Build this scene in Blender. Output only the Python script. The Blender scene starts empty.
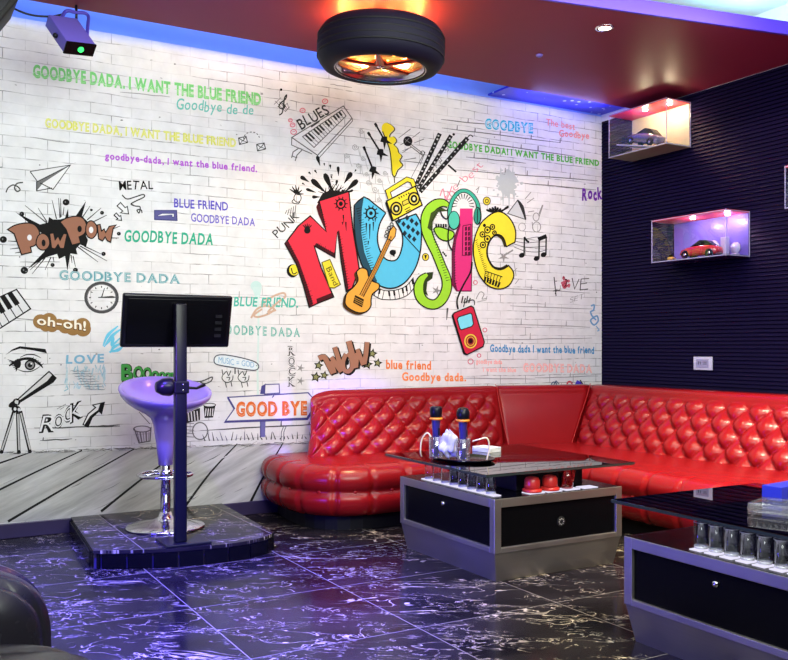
import bpy, bmesh, math, random
from mathutils import Vector, Matrix
from mathutils.geometry import tessellate_polygon

random.seed(7)
S = bpy.context.scene
COL = S.collection
PI = math.pi

# ------------------------------------------------------------------ measured set-up of the room (metres)
FPX = 894.0                     # focal length for a 788 px wide frame
EYE = 0.954                     # lens height above the floor
YAW = math.radians(29.9)
SA, CA = math.sin(YAW), math.cos(YAW)
YB = 4.80                       # back wall
XR = 4.465                      # right wall
XL = -0.62                      # left wall
YF = -1.6                       # wall behind the photographer
ZC = 2.555                      # red ceiling
ZT = 2.60                       # upper side of the red ceiling board
ZU = 2.90                       # ceiling of the recess
EDGE = 4.43                     # the red ceiling stops here, short of the back wall

cam_data = bpy.data.cameras.new('camera')
cam = bpy.data.objects.new('camera', cam_data)
COL.objects.link(cam)
cam.location = (0, 0, EYE)
cam.rotation_euler = (PI / 2, 0, -YAW)
cam_data.sensor_width = 36
cam_data.lens = FPX / 788 * 36
cam_data.shift_y = 16 / 788
cam_data.clip_start = 0.02
S.camera = cam

S.view_settings.view_transform = 'Standard'
S.view_settings.look = 'None'
S.view_settings.gamma = 1
S.view_settings.exposure = 0
S.view_settings.use_curve_mapping = False
S.cycles.use_denoising = True
S.cycles.max_bounces = 14
S.cycles.transparent_max_bounces = 24
S.cycles.sample_clamp_indirect = 6
S.cycles.caustics_reflective = False
S.cycles.caustics_refractive = False

# ------------------------------------------------------------------ materials
def lin(h):
    h = h.lstrip('#')
    out = []
    for i in (0, 2, 4):
        c = int(h[i:i + 2], 16) / 255
        out.append(c / 12.92 if c <= 0.04045 else ((c + 0.055) / 1.055) ** 2.4)
    return tuple(out)

def newmat(name):
    m = bpy.data.materials.new(name)
    m.use_nodes = True
    nt = m.node_tree
    return m, nt, nt.nodes['Principled BSDF']

def mat(name, rgb, rough=0.5, metal=0.0, spec=0.5, coat=0.0, emit=None, es=0.0, noise=0.0, nscale=20, bump=0.0):
    m, nt, b = newmat(name)
    if isinstance(rgb, str):
        rgb = lin(rgb)
    b.inputs['Base Color'].default_value = (*rgb, 1)
    b.inputs['Roughness'].default_value = rough
    b.inputs['Metallic'].default_value = metal
    b.inputs['Specular IOR Level'].default_value = spec
    b.inputs['Coat Weight'].default_value = coat
    b.inputs['Coat Roughness'].default_value = 0.08
    if emit:
        if isinstance(emit, str):
            emit = lin(emit)
        b.inputs['Emission Color'].default_value = (*emit, 1)
        b.inputs['Emission Strength'].default_value = es
    if noise or bump:
        tc = nt.nodes.new('ShaderNodeTexCoord')
        n = nt.nodes.new('ShaderNodeTexNoise')
        n.inputs['Scale'].default_value = nscale
        n.inputs['Detail'].default_value = 6
        nt.links.new(tc.outputs['Object'], n.inputs['Vector'])
        if noise:
            mx = nt.nodes.new('ShaderNodeMix'); mx.data_type = 'RGBA'
            mx.inputs['A'].default_value = (*[c * (1 - noise) for c in rgb], 1)
            mx.inputs['B'].default_value = (*[min(1, c * (1 + noise)) for c in rgb], 1)
            nt.links.new(n.outputs['Fac'], mx.inputs['Factor'])
            nt.links.new(mx.outputs['Result'], b.inputs['Base Color'])
        if bump:
            bp = nt.nodes.new('ShaderNodeBump')
            bp.inputs['Strength'].default_value = bump
            bp.inputs['Distance'].default_value = 0.002
            nt.links.new(n.outputs['Fac'], bp.inputs['Height'])
            nt.links.new(bp.outputs['Normal'], b.inputs['Normal'])
    return m

def emis(name, rgb, s):
    return mat(name, (0.02, 0.02, 0.02), emit=rgb, es=s)

def thin_glass(name, tint, base=0.025, edge=0.7, power=4.0, rough=0.01, refl=(1, 1, 1), milk=0.0):
    m = bpy.data.materials.new(name)
    m.use_nodes = True
    nt = m.node_tree
    nt.nodes.clear()
    out = nt.nodes.new('ShaderNodeOutputMaterial')
    mix = nt.nodes.new('ShaderNodeMixShader')
    tr = nt.nodes.new('ShaderNodeBsdfTransparent')
    gl = nt.nodes.new('ShaderNodeBsdfAnisotropic')
    lw = nt.nodes.new('ShaderNodeLayerWeight')
    pw = nt.nodes.new('ShaderNodeMath'); pw.operation = 'POWER'
    mu = nt.nodes.new('ShaderNodeMath'); mu.operation = 'MULTIPLY_ADD'
    lw.inputs['Blend'].default_value = 0.5
    pw.inputs[1].default_value = power
    mu.inputs[1].default_value = edge
    mu.inputs[2].default_value = base
    tr.inputs['Color'].default_value = (*tint, 1)
    gl.inputs['Color'].default_value = (*refl, 1)
    gl.inputs['Roughness'].default_value = rough
    L = nt.links.new
    L(lw.outputs['Facing'], pw.inputs[0])
    L(pw.outputs[0], mu.inputs[0])
    L(mu.outputs[0], mix.inputs[0])
    L(tr.outputs[0], mix.inputs[1])
    L(gl.outputs[0], mix.inputs[2])
    if milk:
        mk = nt.nodes.new('ShaderNodeMixShader'); df = nt.nodes.new('ShaderNodeBsdfDiffuse')
        df.inputs['Color'].default_value = (0.85, 0.87, 0.9, 1)
        mk.inputs[0].default_value = milk
        L(mix.outputs[0], mk.inputs[1]); L(df.outputs[0], mk.inputs[2])
        L(mk.outputs[0], out.inputs['Surface'])
    else:
        L(mix.outputs[0], out.inputs['Surface'])
    return m

class NG:
    """short-hand for node graphs"""
    def __init__(s, name):
        s.m, s.nt, s.b = newmat(name)
        s.tc = s.nt.nodes.new('ShaderNodeTexCoord')
        s.co = s.tc.outputs['Object']
    def link(s, a, b): s.nt.links.new(a, b)
    def val(s, sock, v):
        if hasattr(v, 'is_output'): s.link(v, sock)
        else: sock.default_value = v
    def math(s, op, a, b=None, c=None):
        n = s.nt.nodes.new('ShaderNodeMath'); n.operation = op
        for i, v in enumerate((a, b, c)):
            if v is not None: s.val(n.inputs[i], v)
        return n.outputs[0]
    def sep(s, v):
        n = s.nt.nodes.new('ShaderNodeSeparateXYZ'); s.link(v, n.inputs[0]); return n.outputs
    def comb(s, x, y, z=0.0):
        n = s.nt.nodes.new('ShaderNodeCombineXYZ')
        for i, v in enumerate((x, y, z)): s.val(n.inputs[i], v)
        return n.outputs[0]
    def vmath(s, op, a, b=None, scale=None):
        n = s.nt.nodes.new('ShaderNodeVectorMath'); n.operation = op
        s.val(n.inputs[0], a)
        if b is not None: s.val(n.inputs[1], b)
        if scale is not None: s.val(n.inputs['Scale'], scale)
        return n.outputs[0]
    def noise(s, v, scale, detail=4, rough=0.5, dist=0.0):
        n = s.nt.nodes.new('ShaderNodeTexNoise')
        s.link(v, n.inputs['Vector'])
        n.inputs['Scale'].default_value = scale
        n.inputs['Detail'].default_value = detail
        n.inputs['Roughness'].default_value = rough
        n.inputs['Distortion'].default_value = dist
        return n.outputs
    def ramp(s, v, a, b):
        n = s.nt.nodes.new('ShaderNodeMapRange')
        n.clamp = True
        s.val(n.inputs['Value'], v)
        n.inputs['From Min'].default_value = a
        n.inputs['From Max'].default_value = b
        return n.outputs[0]
    def mix(s, f, a, b):
        n = s.nt.nodes.new('ShaderNodeMix'); n.data_type = 'RGBA'
        s.val(n.inputs['Factor'], f)
        for k, v in (('A', a), ('B', b)):
            if isinstance(v, tuple): v = (*v[:3], 1)
            s.val(n.inputs[k], v)
        return n.outputs['Result']
    def bump(s, h, strength=0.3, dist=0.003):
        n = s.nt.nodes.new('ShaderNodeBump')
        n.inputs['Strength'].default_value = strength
        n.inputs['Distance'].default_value = dist
        s.link(h, n.inputs['Height'])
        s.link(n.outputs[0], s.b.inputs['Normal'])
    def set(s, k, v): s.val(s.b.inputs[k], v)

def floor_material():
    g = NG('black_veined_marble_tiles')
    P = 0.6
    x, y, z = g.sep(g.co)
    tx = g.math('DIVIDE', g.math('ADD', x, -0.38 + 6), P)
    ty = g.math('DIVIDE', g.math('ADD', y, -0.18 + 6), P)
    ix, iy = g.math('FLOOR', tx), g.math('FLOOR', ty)
    fx, fy = g.math('FRACT', tx), g.math('FRACT', ty)
    ex = g.math('MINIMUM', fx, g.math('SUBTRACT', 1.0, fx))
    ey = g.math('MINIMUM', fy, g.math('SUBTRACT', 1.0, fy))
    edge = g.math('MINIMUM', ex, ey)
    grout = g.math('LESS_THAN', edge, 0.0035)
    off = g.comb(g.math('MULTIPLY', ix, 1.73), g.math('MULTIPLY', iy, 2.31), g.math('MULTIPLY_ADD', ix, 0.77, g.math('MULTIPLY', iy, 1.37)))
    # veins run in the direction of the long side, pulled out and broken up
    u = g.math('MULTIPLY_ADD', x, 0.87, g.math('MULTIPLY', y, -0.50))
    v = g.math('MULTIPLY_ADD', x, 0.50, g.math('MULTIPLY', y, 0.87))
    base = g.vmath('ADD', g.comb(g.math('MULTIPLY', u, 1.0), g.math('MULTIPLY', v, 1.9), 0.0), off)
    n1 = g.noise(base, 3.4, 3.5, 0.55, 0.9)
    v1 = g.math('ABSOLUTE', g.math('SUBTRACT', n1[0], 0.5))
    l1 = g.math('SUBTRACT', 1.0, g.ramp(v1, 0.002, 0.0085))
    n2 = g.noise(g.vmath('ADD', base, (7.3, 2.2, 4.1)), 6.5, 4.5, 0.6, 1.3)
    v2 = g.math('ABSOLUTE', g.math('SUBTRACT', n2[0], 0.5))
    l2 = g.math('SUBTRACT', 1.0, g.ramp(v2, 0.002, 0.010))
    msk = g.ramp(g.noise(g.vmath('ADD', base, (3.1, 9.2, 1.1)), 3.0, 3)[0], 0.46, 0.56)
    msk2 = g.ramp(g.noise(g.vmath('ADD', base, (13.1, 5.2, 2.1)), 4.5, 3)[0], 0.47, 0.55)
    vein = g.math('MAXIMUM', g.math('MULTIPLY', l1, msk), g.math('MULTIPLY', l2, msk2))
    vein = g.math('MULTIPLY', vein, g.ramp(g.noise(base, 30, 3)[0], 0.25, 0.6))
    cloud = g.ramp(g.noise(base, 2.2, 5)[0], 0.35, 0.75)
    dark = g.mix(cloud, (0.006, 0.005, 0.006), (0.026, 0.022, 0.021))
    c = g.mix(vein, dark, (0.62, 0.53, 0.37))
    c = g.mix(grout, c, (0.20, 0.18, 0.14))
    g.set('Base Color', c)
    g.set('Roughness', 0.16)
    g.set('Specular IOR Level', 0.07)
    return g.m

def mural_material():
    g = NG('printed_white_brick')
    x, y, z = g.sep(g.co)
    wob = g.noise(g.comb(x, z), 5.0, 3)[0]
    zz = g.math('ADD', z, g.math('MULTIPLY', g.math('SUBTRACT', wob, 0.5), 0.020))
    vec = g.comb(x, zz, 0.0)
    br = g.nt.nodes.new('ShaderNodeTexBrick')
    g.link(vec, br.inputs['Vector'])
    br.offset = 0.5
    br.inputs['Scale'].default_value = 1.0
    br.inputs['Brick Width'].default_value = 0.21
    br.inputs['Row Height'].default_value = 0.054
    br.inputs['Mortar Size'].default_value = 0.0021
    br.inputs['Mortar Smooth'].default_value = 0.25
    br.inputs['Bias'].default_value = 0
    br.inputs['Color1'].default_value = (0.85, 0.85, 0.86, 1)
    br.inputs['Color2'].default_value = (0.78, 0.78, 0.79, 1)
    br.inputs['Mortar'].default_value = (0.5, 0.5, 0.5, 1)
    patch = g.ramp(g.noise(g.comb(x, z), 2.3, 4)[0], 0.40, 0.62)
    brk = g.ramp(g.noise(g.comb(x, z), 16, 3)[0], 0.36, 0.60)
    right = g.math('MULTIPLY', g.ramp(x, 2.4, 3.6), 0.35)
    m = g.math('MULTIPLY', br.outputs['Fac'], g.math('ADD', g.math('MULTIPLY', g.math('MULTIPLY', patch, brk), 0.95), g.math('ADD', g.math('MULTIPLY', right, brk), 0.10)))
    cloud = g.ramp(g.noise(g.comb(x, z), 9, 6, 0.6)[0], 0.2, 0.8)
    tone = g.mix(cloud, (0.66, 0.66, 0.67), (0.86, 0.86, 0.87))
    low = g.ramp(z, 0.80, 0.42)
    tone = g.mix(g.math('MULTIPLY', low, 0.14), tone, (0.42, 0.42, 0.42))
    spots = g.ramp(g.noise(g.comb(g.math('MULTIPLY', x, 0.5), z), 42, 2)[0], 0.735, 0.78)
    c = g.mix(m, tone, (0.20, 0.20, 0.20))
    c = g.mix(g.math('MULTIPLY', spots, 0.75), c, (0.15, 0.15, 0.15))
    g.set('Base Color', c)
    g.set('Roughness', 0.75)
    g.set('Specular IOR Level', 0.15)
    return g.m

def plank_material():
    g = NG('printed_grey_planks')
    x, y, z = g.sep(g.co)
    # grain follows the drawn boards, which lean to the right
    v = g.comb(g.math('MULTIPLY_ADD', x, 0.55, g.math('MULTIPLY', z, 0.83)), g.math('MULTIPLY_ADD', x, -3.2, g.math('MULTIPLY', z, 7.2)))
    n = g.noise(v, 2.2, 7, 0.65)[0]
    n2 = g.noise(g.comb(x, z), 3.0, 4)[0]
    c = g.mix(g.ramp(n, 0.3, 0.72), (0.32, 0.32, 0.32), (0.70, 0.70, 0.70))
    c = g.mix(g.math('MULTIPLY', g.ramp(n2, 0.4, 0.8), 0.4), c, (0.36, 0.36, 0.36))
    g.set('Base Color', c)
    g.set('Roughness', 0.75)
    g.set('Specular IOR Level', 0.15)
    return g.m

def leather(name, rgb, rough, bumps=0.25):
    g = NG(name)
    n = g.noise(g.co, 260, 2)[0]
    w = g.noise(g.co, 7, 4)[0]
    c = g.mix(w, tuple(k * 0.88 for k in rgb), tuple(min(1, k * 1.08) for k in rgb))
    g.set('Base Color', c)
    g.set('Roughness', g.math('MULTIPLY_ADD', w, 0.05, rough - 0.025))
    g.set('Specular IOR Level', 0.3)
    g.bump(n, bumps, 0.0006)
    return g.m

def brushed(name, rgb, rough):
    g = NG(name)
    x, y, z = g.sep(g.co)
    n = g.noise(g.comb(g.math('MULTIPLY', x, 3), g.math('MULTIPLY', y, 3), g.math('MULTIPLY', z, 300)), 1.0, 3)[0]
    w = g.noise(g.co, 6, 3)[0]
    g.set('Base Color', g.mix(n, tuple(k * 0.85 for k in rgb), rgb))
    g.set('Metallic', 1.0)
    g.set('Roughness', g.math('MULTIPLY_ADD', w, 0.2, rough))
    return g.m

def star_material():
    g = NG('starry_blue_glitter_board')
    vo = g.nt.nodes.new('ShaderNodeTexVoronoi')
    vo.inputs['Scale'].default_value = 14
    g.link(g.co, vo.inputs['Vector'])
    dot = g.math('LESS_THAN', vo.outputs['Distance'], 0.17)
    g.set('Base Color', g.mix(dot, (0.012, 0.012, 0.62), (0.7, 0.75, 0.95)))
    g.set('Roughness', 0.35)
    return g.m

MT = {
    'floor': floor_material(),
    'mural': mural_material(),
    'planks': plank_material(),
    'white_wall': mat('white_plaster', (0.75, 0.75, 0.76), 0.8, noise=0.03),
    'plain_wall': mat('grey_plaster', (0.16, 0.15, 0.17), 0.8, noise=0.06),
    'slat': mat('navy_slat_cladding', (0.0055, 0.0032, 0.024), 0.5, spec=0.08, noise=0.12, nscale=8),
    'ceiling': mat('maroon_lacquer', (0.23, 0.022, 0.056), 0.5, spec=0.12, noise=0.05, nscale=2),
    'fascia': mat('violet_fascia', (0.10, 0.045, 0.62), 0.5, noise=0.03),
    'star': star_material(),
    'base_dark': mat('dark_violet_skirting', (0.035, 0.025, 0.075), 0.35, noise=0.1),
    'red': leather('red_leather', (0.255, 0.0060, 0.0085), 0.26),
    'red_button': leather('red_leather_button', (0.42, 0.012, 0.012), 0.35),
    'black_leather': leather('black_leather', (0.010, 0.009, 0.014), 0.27),
    'matte_black': mat('matte_black', (0.005, 0.005, 0.006), 0.6, spec=0.25, noise=0.1),
    'gloss_black': mat('gloss_black_panel', (0.0025, 0.0025, 0.0035), 0.25, spec=0.12, noise=0.1),
    'steel': brushed('brushed_steel', (0.50, 0.475, 0.44), 0.36),
    'chrome': mat('chrome', (0.75, 0.74, 0.78), 0.12, metal=1, noise=0.03),
    'seat_plastic': mat('glossy_lilac_plastic', (0.30, 0.20, 0.68), 0.22, coat=0.4, noise=0.02),
    'blackmetal': mat('black_painted_metal', (0.005, 0.005, 0.009), 0.3, spec=0.22, noise=0.1),
    'screen': mat('black_screen_back', (0.004, 0.004, 0.006), 0.22, spec=0.35, noise=0.1),
    'glass': thin_glass('clear_glass', (0.97, 0.975, 0.985), 0.03, 1.0, 5.0),
    'pane': thin_glass('acrylic_pane', (0.93, 0.94, 0.97), 0.04, 0.5, 3.0),
    'tabletop': thin_glass('smoked_glass', (0.24, 0.25, 0.26), 0.05, 0.72, 3.2),
    'rimglass': thin_glass('milky_rim_glint', (0.95, 0.96, 1.0), 0.25, 0.7, 2.0, milk=0.45),
    'crystal': thin_glass('cut_crystal', (0.98, 0.985, 0.99), 0.13, 0.7, 2.4, milk=0.03),
    'glass_edge': mat('green_glass_edge', (0.02, 0.03, 0.03), 0.2, spec=0.6, noise=0.05),
    'led': emis('white_led_pad', (0.84, 0.80, 1.0), 0.95),
    'led_blue': emis('cool_led_strip', (0.55, 0.55, 1.0), 3.0),
    'redplastic': mat('red_plastic', (0.62, 0.03, 0.025), 0.3, spec=0.5, noise=0.04),
    'redclear': thin_glass('clear_red_plastic', (0.75, 0.12, 0.12), 0.08, 0.5, 2.0),
    'rubber': mat('tyre_rubber', (0.006, 0.005, 0.014), 0.6, spec=0.12, noise=0.15, nscale=60, bump=0.2),
    'rim': mat('copper_red_rim', (0.42, 0.09, 0.04), 0.22, metal=0.9, noise=0.05),
    'rimlip': mat('silver_rim_lip', (0.55, 0.52, 0.58), 0.2, metal=1, noise=0.03),
    'amber': emis('amber_lamp', (1.0, 0.42, 0.05), 6.0),
    'cream': mat('cream_reflector', (0.8, 0.62, 0.35), 0.5, noise=0.03),
    'spot': emis('lit_spot_lens', (1.0, 0.83, 0.55), 30.0),
    'green': emis('green_laser_lens', (0.03, 1.0, 0.15), 2.2),
    'blue_metal': mat('blue_enamel', (0.06, 0.045, 0.42), 0.38, noise=0.05),
    'violet_metal': mat('violet_enamel', (0.12, 0.09, 0.48), 0.4, noise=0.05),
    'white_plastic': mat('pale_plastic', (0.62, 0.60, 0.70), 0.4, noise=0.03),
    'grey_plastic': mat('grey_plastic', (0.34, 0.33, 0.48), 0.4, noise=0.03),
    'paper': mat('white_paper', (0.85, 0.86, 0.82), 0.8, noise=0.04),
    'wrap': mat('white_plastic_wrap', (0.72, 0.70, 0.80), 0.25, noise=0.05),
    'cream_cable': mat('cream_cable', (0.90, 0.80, 0.45), 0.45, noise=0.03),
    'orange': mat('orange_band', (0.85, 0.28, 0.02), 0.4, noise=0.04),
    'bluebox': mat('royal_blue_card', (0.02, 0.035, 0.52), 0.4, noise=0.05),
    'bluelabel': mat('navy_print', (0.01, 0.015, 0.10), 0.5, noise=0.05),
    'lid_reflection': mat('ceiling_reflection_red', (0.60, 0.03, 0.05), 0.3, noise=0.03),  # the ceiling's red reflection put into the lid colour
    'case_base': mat('cream_case_base', (0.22, 0.20, 0.13), 0.5, noise=0.03),
    'case_glint': emis('spot_reflection_glow', (1.0, 0.86, 0.62), 14.0),
    'carred': mat('model_car_red', (0.45, 0.02, 0.03), 0.2, coat=0.6, noise=0.03),
    'carblue': mat('model_car_navy', (0.06, 0.06, 0.15), 0.22, coat=0.6, noise=0.03),
    'caryellow': mat('model_car_ochre', (0.5, 0.28, 0.05), 0.25, coat=0.5, noise=0.03),
    'handle': mat('navy_handle', (0.025, 0.02, 0.14), 0.3, noise=0.05),
    'case_warm_glow': mat('warm_glow_back', (0.50, 0.42, 0.30), 0.5, noise=0.05),
    'case_violet_glow': mat('violet_glow_back', (0.16, 0.12, 0.50), 0.35, noise=0.06),
    'edge': mat('pale_acrylic_edge', (0.40, 0.38, 0.60), 0.25, noise=0.03),
}

# ------------------------------------------------------------------ mesh helpers
def sm(pts, n=6, closed=False):
    """Catmull-Rom through points of any dimension"""
    P = [tuple(p) for p in pts]
    N = len(P)
    out = []
    rng = range(N if closed else N - 1)
    for i in rng:
        p1, p2 = P[i], P[(i + 1) % N]
        p0 = P[(i - 1) % N] if closed or i > 0 else p1
        p3 = P[(i + 2) % N] if closed or i + 2 < N else p2
        for k in range(n):
            t = k / n
            out.append(tuple(0.5 * ((2 * b) + (-a + c) * t + (2 * a - 5 * b + 4 * c - d) * t * t + (-a + 3 * b - 3 * c + d) * t ** 3)
                             for a, b, c, d in zip(p0, p1, p2, p3)))
    if not closed:
        out.append(P[-1])
    return out

class MB:
    def __init__(s):
        s.v, s.f, s.mi, s.sm, s.mats = [], [], [], [], []
    def slot(s, m):
        if m not in s.mats: s.mats.append(m)
        return s.mats.index(m)
    def add(s, verts, faces, m, smooth=False, M=None):
        o = len(s.v)
        k = s.slot(m)
        for p in verts:
            s.v.append(tuple(M @ Vector(p)) if M else tuple(p))
        for f in faces:
            s.f.append([i + o for i in f]); s.mi.append(k); s.sm.append(smooth)
        return s
    def bm(s, b, m, smooth=False, M=None):
        b.verts.ensure_lookup_table()
        for i, v in enumerate(b.verts): v.index = i
        s.add([v.co[:] for v in b.verts], [[v.index for v in f.verts] for f in b.faces], m, smooth, M)
        b.free()
        return s
    def box(s, x0, x1, y0, y1, z0, z1, m, bev=0.0, seg=2, M=None):
        b = bmesh.new()
        bmesh.ops.create_cube(b, size=1)
        for v in b.verts:
            v.co = (x0 + (v.co.x + .5) * (x1 - x0), y0 + (v.co.y + .5) * (y1 - y0), z0 + (v.co.z + .5) * (z1 - z0))
        if bev:
            bmesh.ops.bevel(b, geom=list(b.edges), offset=bev, segments=seg, affect='EDGES', profile=0.5)
        bmesh.ops.recalc_face_normals(b, faces=list(b.faces))
        return s.bm(b, m, bool(bev) and seg > 2, M)
    def lathe(s, prof, m, n=32, c=(0, 0, 0), M=None, smooth=True, closed=False):
        """prof: (r, z) points"""
        vs, fs = [], []
        L = len(prof)
        for r, z in prof:
            for k in range(n):
                a = 2 * PI * k / n
                vs.append((c[0] + r * math.cos(a), c[1] + r * math.sin(a), c[2] + z))
        for i in range(L if closed else L - 1):
            j = (i + 1) % L
            for k in range(n):
                k2 = (k + 1) % n
                fs.append([i * n + k, i * n + k2, j * n + k2, j * n + k])
        if not closed:
            if prof[0][0] > 1e-6: fs.append([k for k in range(n)][::-1])
            if prof[-1][0] > 1e-6: fs.append([(L - 1) * n + k for k in range(n)])
        return s.add(vs, fs, m, smooth, M)
    def tube(s, pts, r, m, n=8, M=None, closed=False, caps=True):
        P = [Vector(p) for p in pts]
        N = len(P)
        R = r if isinstance(r, (list, tuple)) else [r] * N
        vs, fs = [], []
        up = Vector((0, 0, 1))
        prev = None
        for i, p in enumerate(P):
            a = P[(i - 1) % N] if (closed or i > 0) else p
            b = P[(i + 1) % N] if (closed or i < N - 1) else p
            t = (b - a).normalized()
            if prev is None:
                u = t.cross(up)
                if u.length < 1e-3: u = t.cross(Vector((1, 0, 0)))
            else:
                u = prev - t * prev.dot(t)
                if u.length < 1e-5: u = t.cross(up)
            u.normalize(); prev = u.copy()
            w = t.cross(u)
            for k in range(n):
                an = 2 * PI * k / n
                vs.append(tuple(p + (u * math.cos(an) + w * math.sin(an)) * R[i]))
        for i in range(N if closed else N - 1):
            j = (i + 1) % N
            for k in range(n):
                k2 = (k + 1) % n
                fs.append([i * n + k, i * n + k2, j * n + k2, j * n + k])
        if caps and not closed:
            fs.append([k for k in range(n)][::-1]); fs.append([(N - 1) * n + k for k in range(n)])
        return s.add(vs, fs, m, True, M)
    def prism(s, poly, z0, z1, m, M=None, smooth=False):
        """extrude an XY polygon between two heights"""
        n = len(poly)
        vs = [(p[0], p[1], z0) for p in poly] + [(p[0], p[1], z1) for p in poly]
        tri = tessellate_polygon([[Vector((p[0], p[1], 0)) for p in poly]])
        fs = [list(t) for t in tri] + [[i + n for i in t] for t in tri]
        fs += [[i, (i + 1) % n, (i + 1) % n + n, i + n] for i in range(n)]
        return s.add(vs, fs, m, smooth, M)
    def grid(s, fn, nu, nv, m, M=None, closeu=False):
        vs = [fn(i / nu, j / nv) for i in range(nu + 1) for j in range(nv + 1)]
        fs = [[i * (nv + 1) + j, (i + 1) * (nv + 1) + j, (i + 1) * (nv + 1) + j + 1, i * (nv + 1) + j + 1] for i in range(nu) for j in range(nv)]
        return s.add(vs, fs, m, True, M)
    def ball(s, c, r, m, M=None, seg=16, sc=(1, 1, 1)):
        b = bmesh.new()
        bmesh.ops.create_uvsphere(b, u_segments=seg, v_segments=max(6, seg // 2), radius=1)
        for v in b.verts:
            v.co = (c[0] + v.co.x * r * sc[0], c[1] + v.co.y * r * sc[1], c[2] + v.co.z * r * sc[2])
        return s.bm(b, m, True, M)
    def build(s, name, parent=None, fix=True):
        me = bpy.data.meshes.new(name)
        me.from_pydata(s.v, [], s.f)
        for m in s.mats: me.materials.append(m)
        me.polygons.foreach_set('material_index', s.mi)
        me.polygons.foreach_set('use_smooth', s.sm)
        if fix:
            b = bmesh.new(); b.from_mesh(me)
            bmesh.ops.recalc_face_normals(b, faces=list(b.faces))
            b.to_mesh(me); b.free()
        me.update()
        o = bpy.data.objects.new(name, me)
        COL.objects.link(o)
        if parent is not None: o.parent = parent
        return o

def tag(o, label=None, cat=None, group=None, kind=None):
    if label: o['label'] = label
    if cat: o['category'] = cat
    if group: o['group'] = group
    if kind: o['kind'] = kind
    return o

def thing(name, label, cat, loc=(0, 0, 0), group=None, rz=0.0):
    o = bpy.data.objects.new(name, None)
    COL.objects.link(o)
    o.empty_display_size = 0.05
    o.location = loc
    o.rotation_euler = (0, 0, rz)
    return tag(o, label, cat, group)

def struct(name, mb):
    return tag(mb.build(name), kind='structure')

def copy_thing(root, loc, label, rz=None):
    r = root.copy(); COL.objects.link(r)
    r.location = loc
    if rz is not None: r.rotation_euler = (0, 0, rz)
    r['label'] = label
    for ch in list(root.children):
        c = ch.copy(); COL.objects.link(c); c.parent = r
        for g in list(ch.children):
            d = g.copy(); COL.objects.link(d); d.parent = c
    return r

def aim(obj, to):
    obj.rotation_euler = (Vector(to) - obj.location).to_track_quat('-Z', 'Y').to_euler()

def light(name, kind, loc, energy, color=(1, 1, 1), to=None, **kw):
    d = bpy.data.lights.new(name, kind)
    d.energy = energy
    d.color = color
    for k, v in kw.items(): setattr(d, k, v)
    o = bpy.data.objects.new(name, d)
    COL.objects.link(o)
    o.location = loc
    if to is not None: aim(o, to)
    return o

# ================================================================== THE ROOM
struct('floor', MB().box(XL, XR, YF, YB, -0.05, 0, MT['floor']))
struct('wall_back', MB().box(XL - 0.1, XR + 0.1, YB, YB + 0.1, 0, ZU, MT['white_wall']))
struct('wall_left', MB().box(XL - 0.1, XL, YF, YB, 0, ZU, MT['plain_wall']))
struct('wall_front', MB().box(XL - 0.1, XR + 0.1, YF - 0.1, YF, 0, ZU, MT['plain_wall']))
# right wall: horizontal slats, each one leaning out a little at its lower edge
w = MB()
w.box(XR + 0.012, XR + 0.1, YF, YB, 0, ZC, MT['slat'])
w.box(XR + 0.004, XR + 0.1, YF, YB, ZC, ZU, MT['white_wall'])
pit = 0.0235
prof = []
z = 0.0
while z < ZC - 0.001:
    prof += [(XR, z), (XR + 0.009, z + pit * 0.86), (XR + 0.012, z + pit * 0.9), (XR + 0.012, z + pit * 0.99)]
    z += pit
vs, fs = [], []
for x, zz in prof:
    vs += [(x, YF, zz), (x, YB, zz)]
for i in range(len(prof) - 1):
    fs.append([2 * i, 2 * i + 1, 2 * i + 3, 2 * i + 2])
w.add(vs, fs, MT['slat'])
struct('wall_right', w)

# red ceiling board: its near edge runs slightly askew, a raised tray opens in front of it
def tray_y(x): return 3.237 - 0.186 * (x - 2.67)
c = MB()
c.prism([(XL, EDGE), (XL, tray_y(XL)), (XR, tray_y(XR)), (XR, EDGE)], ZC, ZT, MT['ceiling'])
struct('ceiling', c)
c = MB()
c.box(XL - 0.1, XR + 0.1, YF - 0.1, YB + 0.1, ZU, ZU + 0.08, MT['white_wall'])
struct('ceiling_tray', c)
t = MB()
e = 0.018
t.prism([(XL, tray_y(XL)), (XL, tray_y(XL) - e), (XR, tray_y(XR) - e), (XR, tray_y(XR))], ZC - 0.004, ZC + 0.062, MT['fascia'])
struct('trim_1', t)
t = MB()
t.box(3.47, XR, 4.25, YB - .007, 2.602, 2.614, MT['star'])
struct('trim_2', t)
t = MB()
t.box(XL, XR, YB - 0.006, YB, 2.592, ZU, mat('cove_glow_blue', (0.30, 0.46, 0.90), 0.7, noise=0.03))  # blue cove glow put into the paint of the strip above the mural
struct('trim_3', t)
t = MB()
t.box(XL, XR, YB - 0.016, YB, 0, 0.075, MT['base_dark'], 0.004)
struct('baseboard_back', t)
# ================================================================== THE MURAL
# a printed wall covering: the panel is the thing, every drawing or line of writing on it is a part lying in its plane
YM = YB - 0.008

def wall_pt(px, py):
    """where the sight line through a pixel meets the mural plane"""
    d = (px - 394) / FPX
    fx, fy = SA + CA * d, CA - SA * d
    t = YM / fy
    return fx * t, EYE - (py - 346) / FPX * t

mural = MB().box(XL, XR, YM, YB, 0.075, 2.59, MT['mural']).build('wall_mural')
tag(mural, 'white brick wall mural printed with music doodles and coloured slogans, behind the red sofa', 'mural')

INK = {}
def ink(h):
    if h not in INK:
        m = mat('print_ink_' + h.strip('#'), h, 0.75, spec=0.15, noise=0.05, nscale=45)
        INK[h] = m
    return INK[h]
K, WH = '#141414', '#e4e4e6'

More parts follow.
